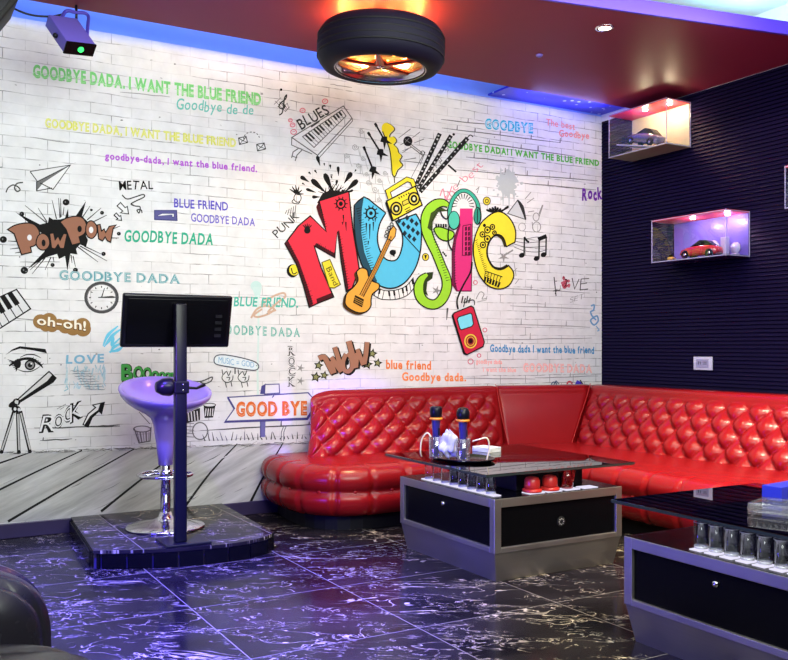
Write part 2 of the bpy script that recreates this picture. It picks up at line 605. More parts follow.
GLY = {}
def glyph(ch, bold):
    key = (ch, bold)
    if key not in GLY:
        cu = bpy.data.curves.new('glyph', 'FONT')
        cu.body = ch
        cu.size = 1.0
        cu.offset = bold
        cu.resolution_u = 3
        cu.fill_mode = 'BOTH'
        ob = bpy.data.objects.new('glyph', cu)
        COL.objects.link(ob)
        dg = bpy.context.evaluated_depsgraph_get()
        me = bpy.data.meshes.new_from_object(ob.evaluated_get(dg))
        vs = [(v.co.x, v.co.y) for v in me.vertices]
        fs = [list(p.vertices) for p in me.polygons]
        bpy.data.objects.remove(ob); bpy.data.curves.remove(cu); bpy.data.meshes.remove(me)
        GLY[key] = (vs, fs)
    return GLY[key]
CAPH = max(v[1] for v in glyph('H', 0.0)[0])

class Art:
    """flat print work, drawn in picture measures and laid onto the mural plane"""
    def __init__(s, base=0.0003):
        s.mb = MB(); s.base = base; s.seq = 0
    def raw(s, pts, faces, h, lay, lift=False):
        s.seq += 1
        y = YM - s.base * 2.5 - lay * 0.0003 - s.seq * 0.000012
        vs = []
        for i, p in enumerate(pts):
            x, z = wall_pt(p[0], p[1])
            vs.append((x, y - (i * 4e-6 if lift else 0), z))
        s.mb.add(vs, faces, ink(h) if isinstance(h, str) else h)
        return s
    def poly(s, pts, h, lay=0):
        tri = tessellate_polygon([[Vector((p[0], -p[1], 0)) for p in pts]])
        return s.raw(pts, [list(t) for t in tri], h, lay)
    def stroke(s, pts, w, h, lay=0, closed=False):
        P = [Vector((p[0], p[1])) for p in pts]
        N = len(P)
        W = w if isinstance(w, (list, tuple)) else [w] * N
        if len(W) != N:
            W = [W[int(i / (N - 1) * (len(W) - 1))] * (1 - ((i / (N - 1) * (len(W) - 1)) % 1)) + W[min(len(W) - 1, int(i / (N - 1) * (len(W) - 1)) + 1)] * ((i / (N - 1) * (len(W) - 1)) % 1) for i in range(N)]
        vs = []
        for i, p in enumerate(P):
            a = P[(i - 1) % N] if closed or i > 0 else p
            b = P[(i + 1) % N] if closed or i < N - 1 else p
            d1 = (p - a).normalized() if (p - a).length > 1e-6 else (b - p).normalized()
            d2 = (b - p).normalized() if (b - p).length > 1e-6 else d1
            n1 = Vector((-d1.y, d1.x)); n2 = Vector((-d2.y, d2.x))
            n = n1 + n2
            if n.length < 1e-3: n = n1.copy()
            n.normalize()
            k = 1 / max(0.5, n.dot(n1))
            vs += [tuple(p + n * W[i] * 0.5 * k), tuple(p - n * W[i] * 0.5 * k)]
        fs = []
        for i in range(N if closed else N - 1):
            j = (i + 1) % N
            fs.append([2 * i, 2 * j, 2 * j + 1, 2 * i + 1])
        return s.raw(vs, fs, h, lay, True)
    def outl(s, pts, fill, line=K, w=1.0, lay=0):
        s.poly(pts, fill, lay)
        return s.stroke(pts, w, line, lay + 1, True)
    def ell(s, cx, cy, rx, ry, h, lay=0, rot=0, n=22):
        c, q = math.cos(rot), math.sin(rot)
        pts = []
        for k in range(n):
            a = 2 * PI * k / n
            x, y = rx * math.cos(a), ry * math.sin(a)
            pts.append((cx + x * c - y * q, cy + x * q + y * c))
        return s.raw(pts, [list(range(n))], h, lay)
    def ring(s, cx, cy, rx, ry, w, h, lay=0, n=26):
        pts = [(cx + rx * math.cos(2 * PI * k / n), cy + ry * math.sin(2 * PI * k / n)) for k in range(n)]
        return s.stroke(pts, w, h, lay, True)
    def drop(s, x0, y0, x1, y1, w, h=K, lay=0):
        """tear drop with its thick end at x0,y0"""
        P = []
        for k in range(9):
            t = k / 8
            P.append((x0 + (x1 - x0) * t, y0 + (y1 - y0) * t))
        W = [w * q for q in (0.45, 0.95, 1.0, 0.9, 0.72, 0.55, 0.4, 0.25, 0.08)]
        return s.stroke(P, W, h, lay)
    def star(s, cx, cy, r, h, lay=0, rot=0.0, inner=0.42, n=5):
        pts = []
        for k in range(2 * n):
            a = -PI / 2 + rot + PI * k / n
            q = r if k % 2 == 0 else r * inner
            pts.append((cx + q * math.cos(a), cy + q * math.sin(a)))
        return s.poly(pts, h, lay)
    def text(s, t, p0, p1, h0, h1, color, bold=0.0, lay=0, slant=0.0, jit=0.0, gap=0.09, grow=None):
        """letters from p0 to p1 along the base line; h0, h1: cap height at either end"""
        rnd = random.Random(len(t) * 7 + int(p0[0]))
        x = 0.0
        items = []
        for ch in t:
            if ch == ' ':
                x += 0.34; continue
            vs, fs = glyph(ch, bold)
            a = min(v[0] for v in vs); b = max(v[0] for v in vs)
            items.append((ch, x - a, b - a, a)); x += b - a + gap
        W = x - gap
        up = Vector((p1[0] - p0[0], p1[1] - p0[1])).normalized()
        nrm = Vector((up.y, -up.x)) if slant == 'perp' else Vector((0, -1))
        sl = 0.0 if slant == 'perp' else slant
        for ch, ox, cw, a in items:
            vs, fs = glyph(ch, bold)
            dy, dr = rnd.uniform(-jit, jit), rnd.uniform(-jit, jit)
            pts = []
            for vx, vy in vs:
                lx, ly = vx - a - cw / 2, vy / CAPH - 0.5
                lx, ly = lx - ly * dr, ly + lx * dr
                vx2, vy2 = lx + cw / 2 + a, ly + 0.5 + dy
                q = (ox + vx2 + vy2 * sl) / W
                hh = h0 + (h1 - h0) * q
                pts.append((p0[0] + (p1[0] - p0[0]) * q + nrm.x * hh * vy2, p0[1] + (p1[1] - p0[1]) * q + nrm.y * hh * vy2))
            s.raw(pts, fs, color, lay)
        return s
    def hollow(s, t, p0, p1, h0, h1, line=K, fill=WH, b0=0.05, b1=-0.012, lay=0, **kw):
        s.text(t, p0, p1, h0, h1, line, b0, lay, **kw)
        return s.text(t, p0, p1, h0, h1, fill, b1, lay + 1, **kw)
    def hatch(s, a, b, n, dx, dy, w=0.6, h=K, lay=2):
        for k in range(n):
            t = (k + 0.5) / n
            x, y = a[0] + (b[0] - a[0]) * t, a[1] + (b[1] - a[1]) * t
            j = random.uniform(0.6, 1.15)
            s.stroke([(x, y), (x + dx * j, y + dy * j)], [w, w * 0.4], h, lay)
        return s
    def done(s, name, label=None):
        o = s.mb.build(name, mural, fix=False)
        me = o.data
        # all print faces look into the room
        b = bmesh.new(); b.from_mesh(me)
        for f in b.faces:
            f.normal_update()
            if f.normal.y > 0: f.normal_flip()
        b.to_mesh(me); b.free()
        if label: o['label'] = label
        return o

# ---- printed boards along the foot of the mural
a = Art(0.00005)
top = [(-40, 454), (0, 453.5), (30, 453), (60, 452), (90, 451), (130, 450), (170, 448.5), (210, 446.5), (240, 444.5), (270, 443.5), (300, 442.5), (340, 441), (400, 440), (520, 437), (600, 435)]
bot = [(600, 476), (400, 492), (255, 502.5), (100, 515.5), (0, 523.4), (-40, 526.5)]
a.poly(top + bot, MT['planks'], 0)
for p in ([(82, 450.5), (40, 470), (0, 489.5), (-40, 509)], [(134, 449), (70, 485), (8, 521.5)], [(186, 448), (147, 475), (101, 511.5)], [(237, 444), (210, 473), (184, 508)],
          [(283, 443), (266, 472), (250, 503)], [(30, 452.5), (0, 463), (-40, 476)], [(330, 441), (320, 470), (312, 497)], [(380, 440), (376, 470), (374, 494)]):
    a.stroke(sm(p, 4), [1.1, 2.6], '#1d1d1d', 1)
r = random.Random(3)
for k in range(34):
    x, q = r.uniform(0, 300), r.uniform(0.08, 0.95)
    y0 = 453 - x * 0.034; y1 = 523 - x * 0.08
    y = y0 + (y1 - y0) * q
    L = r.uniform(4, 22)
    a.stroke([(x, y), (x + L * 0.6, y - L * 0.26), (x + L, y - L * 0.5)], [0.2, r.uniform(0.4, 1.0), 0.2], r.choice(['#6a6a6a', '#7d7d7d', '#d0d0d0', '#8c8c8c']), 1)
for k in range(150):
    x = r.uniform(0, 320)
    y = 453 - x * 0.034
    w = r.uniform(3, 12)
    a.stroke([(x, y + r.uniform(-1.6, 1.6)), (x + w, y + r.uniform(-1.4, 1.4))], [0.3, r.uniform(0.8, 2.2), 0.3], r.choice(['#3a3a3a', '#555555', '#777777', '#909090']), 2)
a.done('printed_floorboards', 'grey printed floorboards along the foot of the mural')

# ---- bold drawn brick joints at upper right and dark course at lower left
a = Art(0.0001)
def joints(rows, col='#6e6e6e', w=0.9):
    for (x0, y0, x1, y1, ups) in rows:
        P = [(x0 + (x1 - x0) * k / 6, y0 + (y1 - y0) * k / 6 + r.uniform(-.4, .4)) for k in range(7)]
        a.stroke(P, [0.4, w, w * .8, w, 0.4], col, 0)
        for u, hh in ups:
            yy = y0 + (y1 - y0) * (u - x0) / (x1 - x0)
            a.stroke([(u, yy), (u + .3, yy - hh)], [w, w * .6], col, 0)
joints([(441, 119.5, 492, 125, [(468, 4)]), (442, 128, 560, 143, [(457, 4.5), (475, 4), (500, 5), (531, 4.5), (560, 5)]), (470, 141, 575, 156, [(489, 4), (521, 4), (538, 5)]),
        (466, 157, 526, 163, [(474, 5)]), (455, 170, 598, 181, [(505, 6), (527, 5), (570, 6)]), (520, 183, 596, 190, [(548, 5)])], '#5c5c5c', 1.0)
joints([(40, 440.5, 72, 439, [(43, 3)]), (34, 428, 120, 426.5, []), (205, 430, 320, 424, [(281, 5), (309, 3)]), (86, 427, 120, 425, [])], '#4a4a4a', 1.4)
joints([(100, 179, 124, 182, []), (120, 92, 170, 97, []), (30, 137, 70, 143, []), (10, 318, 70, 323, []), (330, 84, 352, 88, []), (20, 262, 60, 262, [(39, 5)]), (205, 296, 262, 298, [(239, 6)]),
        (500, 288, 590, 293, [(531, 5), (560, 6)]), (510, 306, 592, 309, [(545, 5)]), (480, 323, 590, 327, [(521, 6), (566, 5)]), (474, 340, 592, 338, [(530, 6)]), (535, 378, 598, 376, [(570, 4)]), (460, 378, 535, 379, [])], '#8f8f8f', 0.9)
for k in range(46):
    x, y = r.uniform(0, 600), r.uniform(60, 440)
    if y < 30 + .17 * x: continue
    a.ell(x, y, r.uniform(.4, 1.5), r.uniform(.3, .8), '#707070', 0, n=7)
tag(a.done('printed_brick_joints', 'dark drawn brick joints'), kind='stuff')

# ---- slogans
def slogan(name, label, rows):
    a = None
    for row in rows:
        if row[1].get('lay', 0) == 0:
            if a: a.done(name, label)
            a = Art()
        a.text(*row[0], **row[1])
    a.done(name, label)
slogan('green_block_slogan', 'green block letters at upper left', [((('GOODBYE DADA. I WANT THE BLUE FRIEND'), (33, 77), (261, 105), 12, 11, '#7ccf7c'), dict(bold=0.044, gap=.05)), ((('GOODBYE DADA. I WANT THE BLUE FRIEND'), (32.5, 76.5), (260.5, 104.5), 5, 5, '#a9e0a6'), dict(bold=-0.010, gap=.06, lay=1))])
slogan('teal_handwritten_slogan', 'teal handwriting under the green letters', [(('Goodbye de de', (176, 108.5), (253, 115), 11, 9, '#6fbfb4'), dict(bold=0.012, jit=.08, slant=.1))])
slogan('yellow_slogan', 'yellow block letters', [(('GOODBYE DADA, I WANT THE BLUE FRIEND', (45, 127), (236, 147), 8.5, 8, '#d8d860'), dict(bold=0.038, gap=.06)), (('GOODBYE DADA, I WANT THE BLUE FRIEND', (45, 127), (236, 147), 8.5, 8, '#e6e69a'), dict(bold=-0.020, gap=.075, lay=1))])
slogan('purple_slogan', 'purple lettering', [(('goodbye-dada, i want the blue friend.', (105, 159), (257, 172), 6.5, 6.5, '#b15ad0'), dict(bold=0.036, jit=.03))])
slogan('blue_marker_slogan', 'blue marker lettering', [(('BLUE FRIEND', (174, 207), (228, 210.5), 8.5, 8, '#5a50c0'), dict(bold=0.022, jit=.05)), (('GOODBYE DADA', (191, 221.5), (255, 226), 8, 7.5, '#6a60c4'), dict(bold=0.016, jit=.05))])
slogan('green_marker_slogan', 'emerald brush lettering beside the burst', [(('GOODBYE DADA', (124, 241), (213, 245), 11, 11, '#2fa888'), dict(bold=0.028, jit=.04, slant=.08))])
slogan('grey_teal_slogan', 'wide grey-teal lettering', [(('GOODBYE DADA', (59, 279.5), (180, 283.5), 9, 8.5, '#5f9aa4'), dict(bold=0.036, gap=.1)), (('GOODBYE DADA', (59, 279.5), (180, 283.5), 9, 8.5, '#a9c8cc'), dict(bold=-0.018, gap=.14, lay=1))])
slogan('teal_friend_slogan', 'teal lettering right of the screen', [(('I WANT THE BLUE FRIEND.', (166, 304), (298, 307.5), 9, 9, '#4bb5a2'), dict(bold=0.024, jit=.03, slant=.1)), (('GOODBYE DADA', (218, 333.5), (300, 337), 9, 8, '#58a89a'), dict(bold=0.034, gap=.2, jit=.03)), (('GOODBYE DADA', (218, 333.5), (300, 337), 9, 8, '#b9d6d0'), dict(bold=-0.020, gap=.24, jit=.03, lay=1))])
slogan('orange_slogan', 'orange lettering right of the brown word', [(('blue friend', (386, 368.5), (431, 369.5), 8.5, 8, '#e87f3c'), dict(bold=0.034)), (('Goodbye dada.', (402, 380.5), (466, 381), 8, 7.5, '#ef8a4a'), dict(bold=0.034))])
slogan('cyan_slogan', 'cyan word at upper right', [(('GOODBYE', (485, 128), (533, 133), 9, 9, '#3cb4d0'), dict(bold=0.061, gap=.05)), (('GOODBYE', (485.5, 127.5), (532.5, 132), 7.5, 7.5, '#c9eaf2'), dict(bold=-0.012, gap=.12, lay=1))])
slogan('coral_handwriting', 'coral handwriting in the upper right corner', [(('The best', (546, 125), (575, 130), 6.5, 6, '#f0928a'), dict(bold=.014, jit=.08)), (('Goodbye', (559, 136), (589, 139), 6.5, 6, '#f0928a'), dict(bold=0.026, jit=.06))])
slogan('green_serif_slogan', 'green capitals across the right side', [(('GOODBYE DADA! I WANT THE BLUE FRIEND', (447, 147.5), (599, 166), 6.5, 5.5, '#58b848'), dict(bold=0.046)), ])
slogan('blue_bottom_slogan', 'blue brush lettering at lower right', [(('Goodbye dada I want the blue friend', (490, 351.5), (594, 353.5), 7, 6.5, '#3d8fc4'), dict(bold=0.036, jit=.07))])
slogan('pink_bottom_slogan', 'pale pink lettering at lower right', [(('goodbye dada', (476, 363.5), (502, 364), 4.5, 4, '#f2a29c'), dict(bold=0.026)), (('i want the blue', (483, 371.5), (516, 372), 4.5, 4.5, '#f4b4ae'), dict(bold=0.036)), (('GOODBYE DADA', (523, 371.5), (592, 372.5), 8, 7.5, '#f6b3ac'), dict(bold=0.046)), (('GOODBYE DADA', (523, 371.5), (592, 372.5), 8, 7.5, '#fadad6'), dict(bold=-0.020, gap=.14, lay=1))])

# ---- small drawings, left side
a = Art()
for cx, cy in ((242.5, 140.5), (260.5, 147)):
    q = [(cx - 4, cy - 2.5), (cx + 3.5, cy - 4), (cx + 5, cy + 2), (cx - 3, cy + 4)]
    a.outl(q, WH, '#333333', .9, 0); a.stroke([q[0], (cx + .5, cy + .5), q[1]], .8, '#333333', 2); a.stroke([q[3], (cx, cy), q[2]], .6, '#333333', 2)
for k in range(7):
    t0 = PI + k * PI / 7; t1 = t0 + .25
    a.stroke([(251.5 + 8 * math.cos(t0), 139 + 7 * math.sin(t0)), (251.5 + 8 * math.cos(t1), 139 + 7 * math.sin(t1))], .8, '#333333', 0)
a.done('envelope_drawing')

a = Art()
a.poly([(30, 171.5), (70.5, 165), (36.5, 181.5)], '#dededf', 0)
a.poly([(70.5, 165), (38, 184.5), (53, 189.5)], '#e6e6e6', 0)
a.poly([(70.5, 165), (36.5, 182), (36.5, 191), (43, 183)], '#6f6f6f', 1)
for q in ([(30, 171.5), (70.5, 165), (53, 189.5), (40, 183)], [(30, 171.5), (37, 181)], [(70.5, 165), (36.5, 182), (36.5, 191)], [(36.5, 191), (52, 188)]):
    a.stroke(q, .9, '#2a2a2a', 2)
a.stroke(sm([(6, 192.5), (8, 188), (13, 185), (18, 187), (20, 190), (17, 191.5), (14.5, 188), (17, 183.5), (23, 182.5)], 5), 1.3, '#444444', 0)
a.done('paper_plane_drawing')

a = Art()
a.text('METAL', (119, 189.5), (153, 189), 9, 8, K, bold=.012, jit=.09)
a.stroke(sm([(122, 195), (127, 199), (135, 197), (143, 194.5), (144, 197), (136, 201), (131, 204), (135, 206), (140, 207), (139, 213), (137, 210), (141, 210), (142, 213)], 5), 1.2, '#333333')
for ox, oy, k in ((114, 213, .75), (117, 202.5, 1.15)):
    q = [(0, 3), (3, 0), (7, 4.5), (9, 3.5), (10, 10), (3, 9), (5, 7.5)]
    a.outl([(ox + x * k, oy + y * k) for x, y in q], WH, '#222222', 1, 0)
a.done('metal_word_drawing', 'black word with small arrows beneath')

a = Art()
a.outl([(154.5, 210.5), (176.5, 210.5), (177, 220.5), (154.5, 219.5)], '#5a5a92', '#3d3d74', 1, 0)
a.outl([(157, 216), (162, 213.5), (174, 213.5), (174, 217), (172, 217), (172, 215)], WH, '#44447a', .6, 2)
a.done('cassette_drawing', 'blue cassette')

# ---- the comic burst
a = Art()
burst = [(15.5, 212), (40, 224.5), (48, 222.5), (49, 217), (53, 219.5), (60, 219.5), (65, 218), (68, 208.5), (68.5, 217), (75, 217), (86, 201), (82, 216), (88, 222), (86, 236),
         (88, 240), (86, 247), (80, 244.5), (76, 249), (77.5, 254.5), (70.5, 253.5), (67.3, 271), (65, 256), (59, 259), (57, 254), (47, 257), (38, 262), (27, 269.5), (44, 252), (50, 240), (40, 232)]
a.poly(burst, K, 0)
for q in ((25, 205.5, 48, 224), (38, 208, 47, 222), (52, 200, 56.5, 219), (58.5, 198, 60, 218), (60.5, 198.5, 61, 217), (64, 207, 63, 215), (90, 206, 82, 218), (101, 208, 87, 220), (107, 215, 93, 222), (120, 226, 108, 231), (8, 241, 17, 241.5),
          (10, 249, 19, 248), (15, 253, 21, 252), (98, 262, 78, 247), (107, 261, 80, 246), (101, 254, 84, 246), (32, 274, 45, 258), (45, 270, 51, 257), (72, 263, 71, 255), (75.5, 267, 73, 256), (119, 238, 111, 238), (30, 270, 41, 260), (54, 262, 53, 257)):
    a.stroke([(q[0], q[1]), (q[2], q[3])], [.5, 1.1], K, 0)
for x, y, q in ((66, 202.3, 3.4), (3.3, 239.5, 3.6), (24.3, 270.4, 3.8), (52.5, 265, 2.1), (75.4, 270, 2.5), (103.5, 253.9, 2.2), (118.8, 233.7, 2), (102, 212.8, 2), (91.3, 210, 1.4), (21.8, 214, 2.5)):
    a.ell(x, y, q, q * .95, K, 0, n=14)
    a.ell(x - q * .2, y - q * .1, q * .2, q * .3, '#777777', 1, n=8)
BR = '#9a6a55'
a.outl(sm([(7.4, 229.6), (15, 225.2), (26, 223), (34, 224.5), (39, 231), (39, 240), (34.6, 245.5), (30.5, 247)], 4) + [(31.5, 252.3), (21.5, 254.7), (14, 233.7)], BR, K, 1.2, 2)
a.ell(29.4, 237.6, 2.3, 2.9, WH, 4)
a.outl(sm([(38, 236), (43, 233.5), (48, 237), (49.5, 244), (46, 249.5), (40, 249.5), (36, 244)], 4, True), BR, K, 1.1, 4)
a.ell(43.5, 243, 2, 3.4, K, 6)
a.outl([(49.5, 233.5), (53.5, 233), (55, 240), (58, 236), (60, 240.5), (63.5, 233.5), (67, 234), (64, 248.5), (60, 248.5), (58, 244.5), (55, 249), (51.5, 248)], BR, K, 1.1, 4)
a.outl(sm([(60, 222), (66, 218.3), (75, 216.3), (82.5, 218), (86.6, 225.5), (84.5, 233.5), (79, 237)], 4) + [(80.5, 243), (71.8, 245.3), (66, 229.6)], BR, K, 1.2, 4)
a.ell(79.5, 229, 2.2, 3.2, K, 6)
a.outl(sm([(85.5, 229), (87.5, 222.5), (92, 221), (96.5, 226), (96.5, 233.5), (92, 238.5), (87, 236)], 4, True), BR, K, 1.1, 6)
a.ell(91, 230, 2.2, 3.2, WH, 8)
a.outl([(97, 225), (100, 224.5), (101.5, 231), (104, 229), (105.5, 232.5), (109, 226.5), (116, 225), (113, 228.5), (110.5, 242.5), (107, 240.5), (105, 237), (102.5, 241), (98.5, 239)], BR, K, 1.1, 6)
a.done('comic_burst_drawing', 'black burst with two brown comic words')

# ---- clock, piano keys, speech blob, eye, telescope
a = Art()
a.ring(101.5, 297.5, 16, 14.8, 2.6, '#4a4a4c', 0)
a.ring(101.5, 297.5, 14.3, 13.2, .7, '#6e6e70', 1)
for k in range(12):
    t = 2 * PI * k / 12
    a.stroke([(101.5 + 10.5 * math.cos(t), 297.5 + 9.7 * math.sin(t)), (101.5 + 12.6 * math.cos(t), 297.5 + 11.6 * math.sin(t))], 1.0, '#3c3c3c', 1)
a.stroke([(101.5, 297.5), (104.5, 288)], [1.2, .7], '#333333', 2)
a.stroke([(98, 297.5), (112, 297), (116, 297.3)], [.8, 2.2, .5], '#333333', 2)
a.done('clock_drawing')

a = Art()
def quad_pt(q, u, v):
    (x0, y0), (x1, y1), (x2, y2), (x3, y3) = q
    return (x0 * (1 - u) * (1 - v) + x1 * u * (1 - v) + x2 * u * v + x3 * (1 - u) * v, y0 * (1 - u) * (1 - v) + y1 * u * (1 - v) + y2 * u * v + y3 * (1 - u) * v)
q = [(-26, 308.5), (16.5, 289.5), (30.5, 308.8), (-12, 336)]
a.outl(q, '#dcdcde', K, 1.4, 0)
for k in range(1, 6):
    a.stroke([quad_pt(q, k / 6, 0), quad_pt(q, k / 6, 1)], 1, K, 2)
    a.poly([quad_pt(q, k / 6 - .055, 0), quad_pt(q, k / 6 + .055, 0), quad_pt(q, k / 6 + .055, .58), quad_pt(q, k / 6 - .055, .58)], K, 3)
a.stroke([(0, 323.5), (30.5, 307)], .01, K, 1)
a.done('piano_key_drawing')

a = Art()
BB = '#977344'
for x, y, q in ((40.5, 321.5, 7.6), (49, 320.5, 8), (52, 326, 6.5), (59, 324.5, 6), (65.5, 326.5, 7.5), (73, 328, 8), (82.5, 325.5, 8), (83, 329, 8), (46, 325, 7)):
    a.ell(x, y, q, q * .95, BB, 0)
a.text('oh-oh!', (37, 324.5), (86, 331), 8.5, 9, '#5d3f1c', bold=.05, lay=1, jit=.04)
a.text('oh-oh!', (37, 324), (86, 330.5), 8.5, 9, '#f0ead8', bold=.022, lay=2, jit=.04)
a.done('speech_blob_drawing', 'brown speech blob reading oh-oh!')

a = Art()
a.poly([(5.5, 355), (12, 349.5), (19.8, 346.2), (45.4, 349), (47, 353.3), (33, 350.3), (20, 348.6), (12, 351)], K)
a.stroke(sm([(9, 366), (16, 361.5), (24, 358.8), (32, 359.3), (39, 363.5), (43, 368)], 6), [1, 3.2, 2.6, 3, 2.8, .6], K)
a.stroke(sm([(18, 369.5), (24, 371.5), (32, 371), (40, 366.5)], 6), [.5, 1, 1, .5], K)
a.stroke(sm([(20, 357.5), (27, 354.5), (35, 355), (41, 358)], 6), [.4, 1.1, 1, .4], K)
a.ell(30, 365, 5.4, 5.2, K, 1); a.ell(30, 365, 3.9, 3.7, '#8a8a8a', 2); a.ell(30, 365.2, 2.3, 2.2, K, 3); a.ell(31.3, 363.7, .9, .8, WH, 4)
a.ell(18, 363.5, 3, 4.8, K, 0)
for t in range(7):
    a.stroke([(17, 363 + t * .9), (7.5 + t * 1.4, 359.5 + t * 2.0)], [2, .4], K, 0)
for t in range(5):
    a.stroke([(31 + t * 2.6, 360 + t * 1.3), (34 + t * 2.4, 356.8 + t * 1.6)], [1, .3], K, 0)
a.done('eye_drawing')

a = Art()
a.poly([(17, 400), (49, 371.5), (56, 378), (53, 382), (18.5, 403)], '#d2d2d2', 0)
a.poly([(17.5, 401.5), (47, 381), (52.5, 374.5), (56, 378), (53, 382.5), (19, 403.5)], K, 1)
a.stroke([(17, 400), (49, 371.5), (56, 378), (53, 382), (18.5, 403)], 1.3, K, 2, True)
a.poly(sm([(8.5, 406.5), (10.5, 402.5), (16.5, 400), (17.5, 403.5), (12.5, 407.5)], 4, True), K, 1)
a.ring(16.5, 402, 3.2, 3, 1.3, K, 3); a.ell(16.5, 402, 1.9, 1.8, '#cfcfcf', 3)
a.ell(16, 409, 4.6, 3.4, K, 1); a.ell(15, 409, 1.4, 1.7, '#d8d8d8', 2); a.ell(19, 409.5, 1.4, 1.7, '#d8d8d8', 2)
for p0, p1 in (((14, 411), (1.5, 452)), ((17.5, 412), (18.8, 452)), ((20.5, 411), (29.8, 451.5))):
    a.stroke([p0, p1], 3.4, K, 1); a.stroke([(p0[0] + .3, p0[1] + 2), (p1[0] + .3, p1[1] - 2)], 1.5, '#bfbfc0', 2)
    a.ell(p1[0], p1[1], 2, 1.7, K, 3)
a.done('telescope_drawing', 'black and white telescope on a tripod')

a = Art()
a.hollow('R', (39, 432), (54, 431), 16, 16, b0=.05, slant=.15)
a.hollow('O', (54, 429), (63, 426), 13, 12, b0=.05, lay=2)
a.hollow('C', (64, 424), (72, 419), 14, 14, b0=.05, lay=0)
a.hollow('K', (70, 423), (83, 416), 18, 15, b0=.05, lay=2)
ar = [(83, 424.5), (88, 427), (92, 417.5), (99, 411), (101.5, 413.5), (104.2, 402.5), (92.5, 405), (95.5, 407.5), (88, 414)]
a.outl(ar, WH, K, 1.2, 0)
a.poly([(84, 425.5), (88, 427), (92, 417.5), (99, 411), (101.5, 413.5), (104.2, 402.5), (100, 404), (98, 410), (90, 416)], K, 2)
a.stroke([(57, 409), (66, 404)], .7, '#8a8a8a'); a.stroke([(60, 409.5), (64, 407)], .7, '#8a8a8a')
a.done('rock_word_drawing', 'outlined word with a bent arrow')

a = Art()
a.text('LOVE', (66, 363.5), (104, 362.5), 8, 8, '#7fb6d2', bold=.035, jit=.05)
for k in range(70):
    x, y = r.uniform(66, 104), r.uniform(364, 386)
    if k % 3 == 0: x = r.choice([66.5, 104, 67])
    L = r.uniform(2, 7)
    a.stroke([(x, y), (x + r.uniform(-2, 2), y + L)], r.uniform(.4, 1.6), r.choice(['#b4d2de', '#a3c6d6', '#c6dbe3']), 0)
for k in range(8):
    y = 371 + k * 2.6
    x = 70 + k * 2.2
    P = [(x + j * 2.0, y + r.uniform(-.5, .5)) for j in range(11)]
    a.stroke(P, [.3, .9, .5, .8, .3], '#7e8c94', 1)
a.stroke([(64, 391), (68, 389), (67, 386)], .9, '#8cbccc')
a.done('love_note_drawing', 'pale blue note')

a = Art()
for P in ([(103, 346), (108, 335), (118, 326)], [(104, 347), (112, 336), (121, 329)], [(106, 345), (113, 338), (112, 345), (120, 338)], [(110, 353), (114, 347), (122, 343)], [(109, 352), (118, 350), (123, 346)]):
    a.stroke(sm(P, 5), [1, 3.4, 1.2], '#6cc6e4')
a.done('blue_scribble', 'sky blue scribble')

a = Art()
hh = [15, 12.5, 11, 9.5, 8, 7, 6.5, 6]
xs = [121, 133, 142.5, 151, 158.5, 164.5, 169.5, 174]
for lay, col, bo, dx in ((0, WH, .14, 0), (1, K, .075, .8), (2, '#4aa850', .03, 0)):
    for ch, x, h_ in zip('BOOooomm', xs, hh):
        y = 380 - (x - 121) * .045
        a.text(ch, (x + dx, y + dx * .6), (x + (11.5 if ch == 'B' else h_ * .78) + dx, y + dx * .6 - .4), h_ if ch in 'BO' else h_ * 1.15, h_ if ch in 'BO' else h_ * 1.1, col, bold=bo, lay=lay)
a.done('green_boom_word', 'green comic word above the bar stool')

# drums and sketches behind the stool
a = Art()
G5 = '#6a6a6a'
a.ring(142, 429, 8.5, 3, 1, G5); a.stroke([(134, 428), (139, 443), (150, 441), (151, 427)], 1, G5)
for k in range(5): a.stroke([(137 + k * 3, 432), (139.5 + k * 2.3, 442)], 1.4 if k % 2 else .7, '#7c7c7c')
a.stroke([(139, 412), (150, 424)], .8, G5)
a.ring(200, 431, 7.5, 8.5, 1.2, G5)
for k in range(5): a.stroke([(186, 423 + k * 3.4), (194, 423.5 + k * 3.4)], .8, '#808080')
a.poly([(185, 411), (200, 408), (200, 420), (187, 423)], '#2a2a2a')
for k in range(4): a.stroke([(188 + k * 3, 411), (189 + k * 3, 421)], 1.1, '#d0d0d0', 1)
a.poly([(203.5, 405), (215.5, 405), (213, 417.5), (204.5, 418)], '#222222')
a.ell(209.5, 405, 6, 1.7, '#d8d8d8', 1); a.ring(209.5, 405, 6, 1.8, .8, K, 2)
for k in range(4): a.stroke([(206 + k * 2.3, 408.5), (205.3 + k * 2.3, 416)], .9, '#dcdcdc', 1)
a.stroke(sm([(190, 381), (199, 381.5), (205, 380), (212, 377), (211, 381), (205, 383.5), (200, 382)], 5), 1.2, '#4a4a4a')
a.done('drum_sketch', 'drum kit sketch behind the bar stool')

a = Art()
cap = sm([(214, 361), (216, 356), (224, 354.8), (240, 357.5), (254, 361.5), (258.5, 365.5), (257, 369.5), (250, 370), (230, 367), (217, 364.5)], 5, True)
a.outl(cap, '#dfe9ee', '#474c5c', 1.1, 0)
a.text('MUSIC = GOD', (218.5, 363), (254, 367.5), 6, 5.5, '#6aa6cf', bold=-.005, lay=2, jit=.06)
for ox in (222, 238):
    for P in ([(0, 0), (1, 5), (4, 2), (6, 6), (8, 1)], [(1, 5), (0, 9), (4, 13), (9, 11), (10, 6)], [(4, 8), (7, 8), (6, 11)], [(3, 13), (4, 18)], [(8, 12), (9, 17)]):
        a.stroke(sm([(ox + x * 1.1, 369.5 + y) for x, y in P], 4), .9, '#3c3c3c')
a.stroke([(235, 368), (235, 374)], 1.2, '#3c3c3c')
a.done('slogan_capsule_drawing', 'outlined capsule with blue words held by two hands')

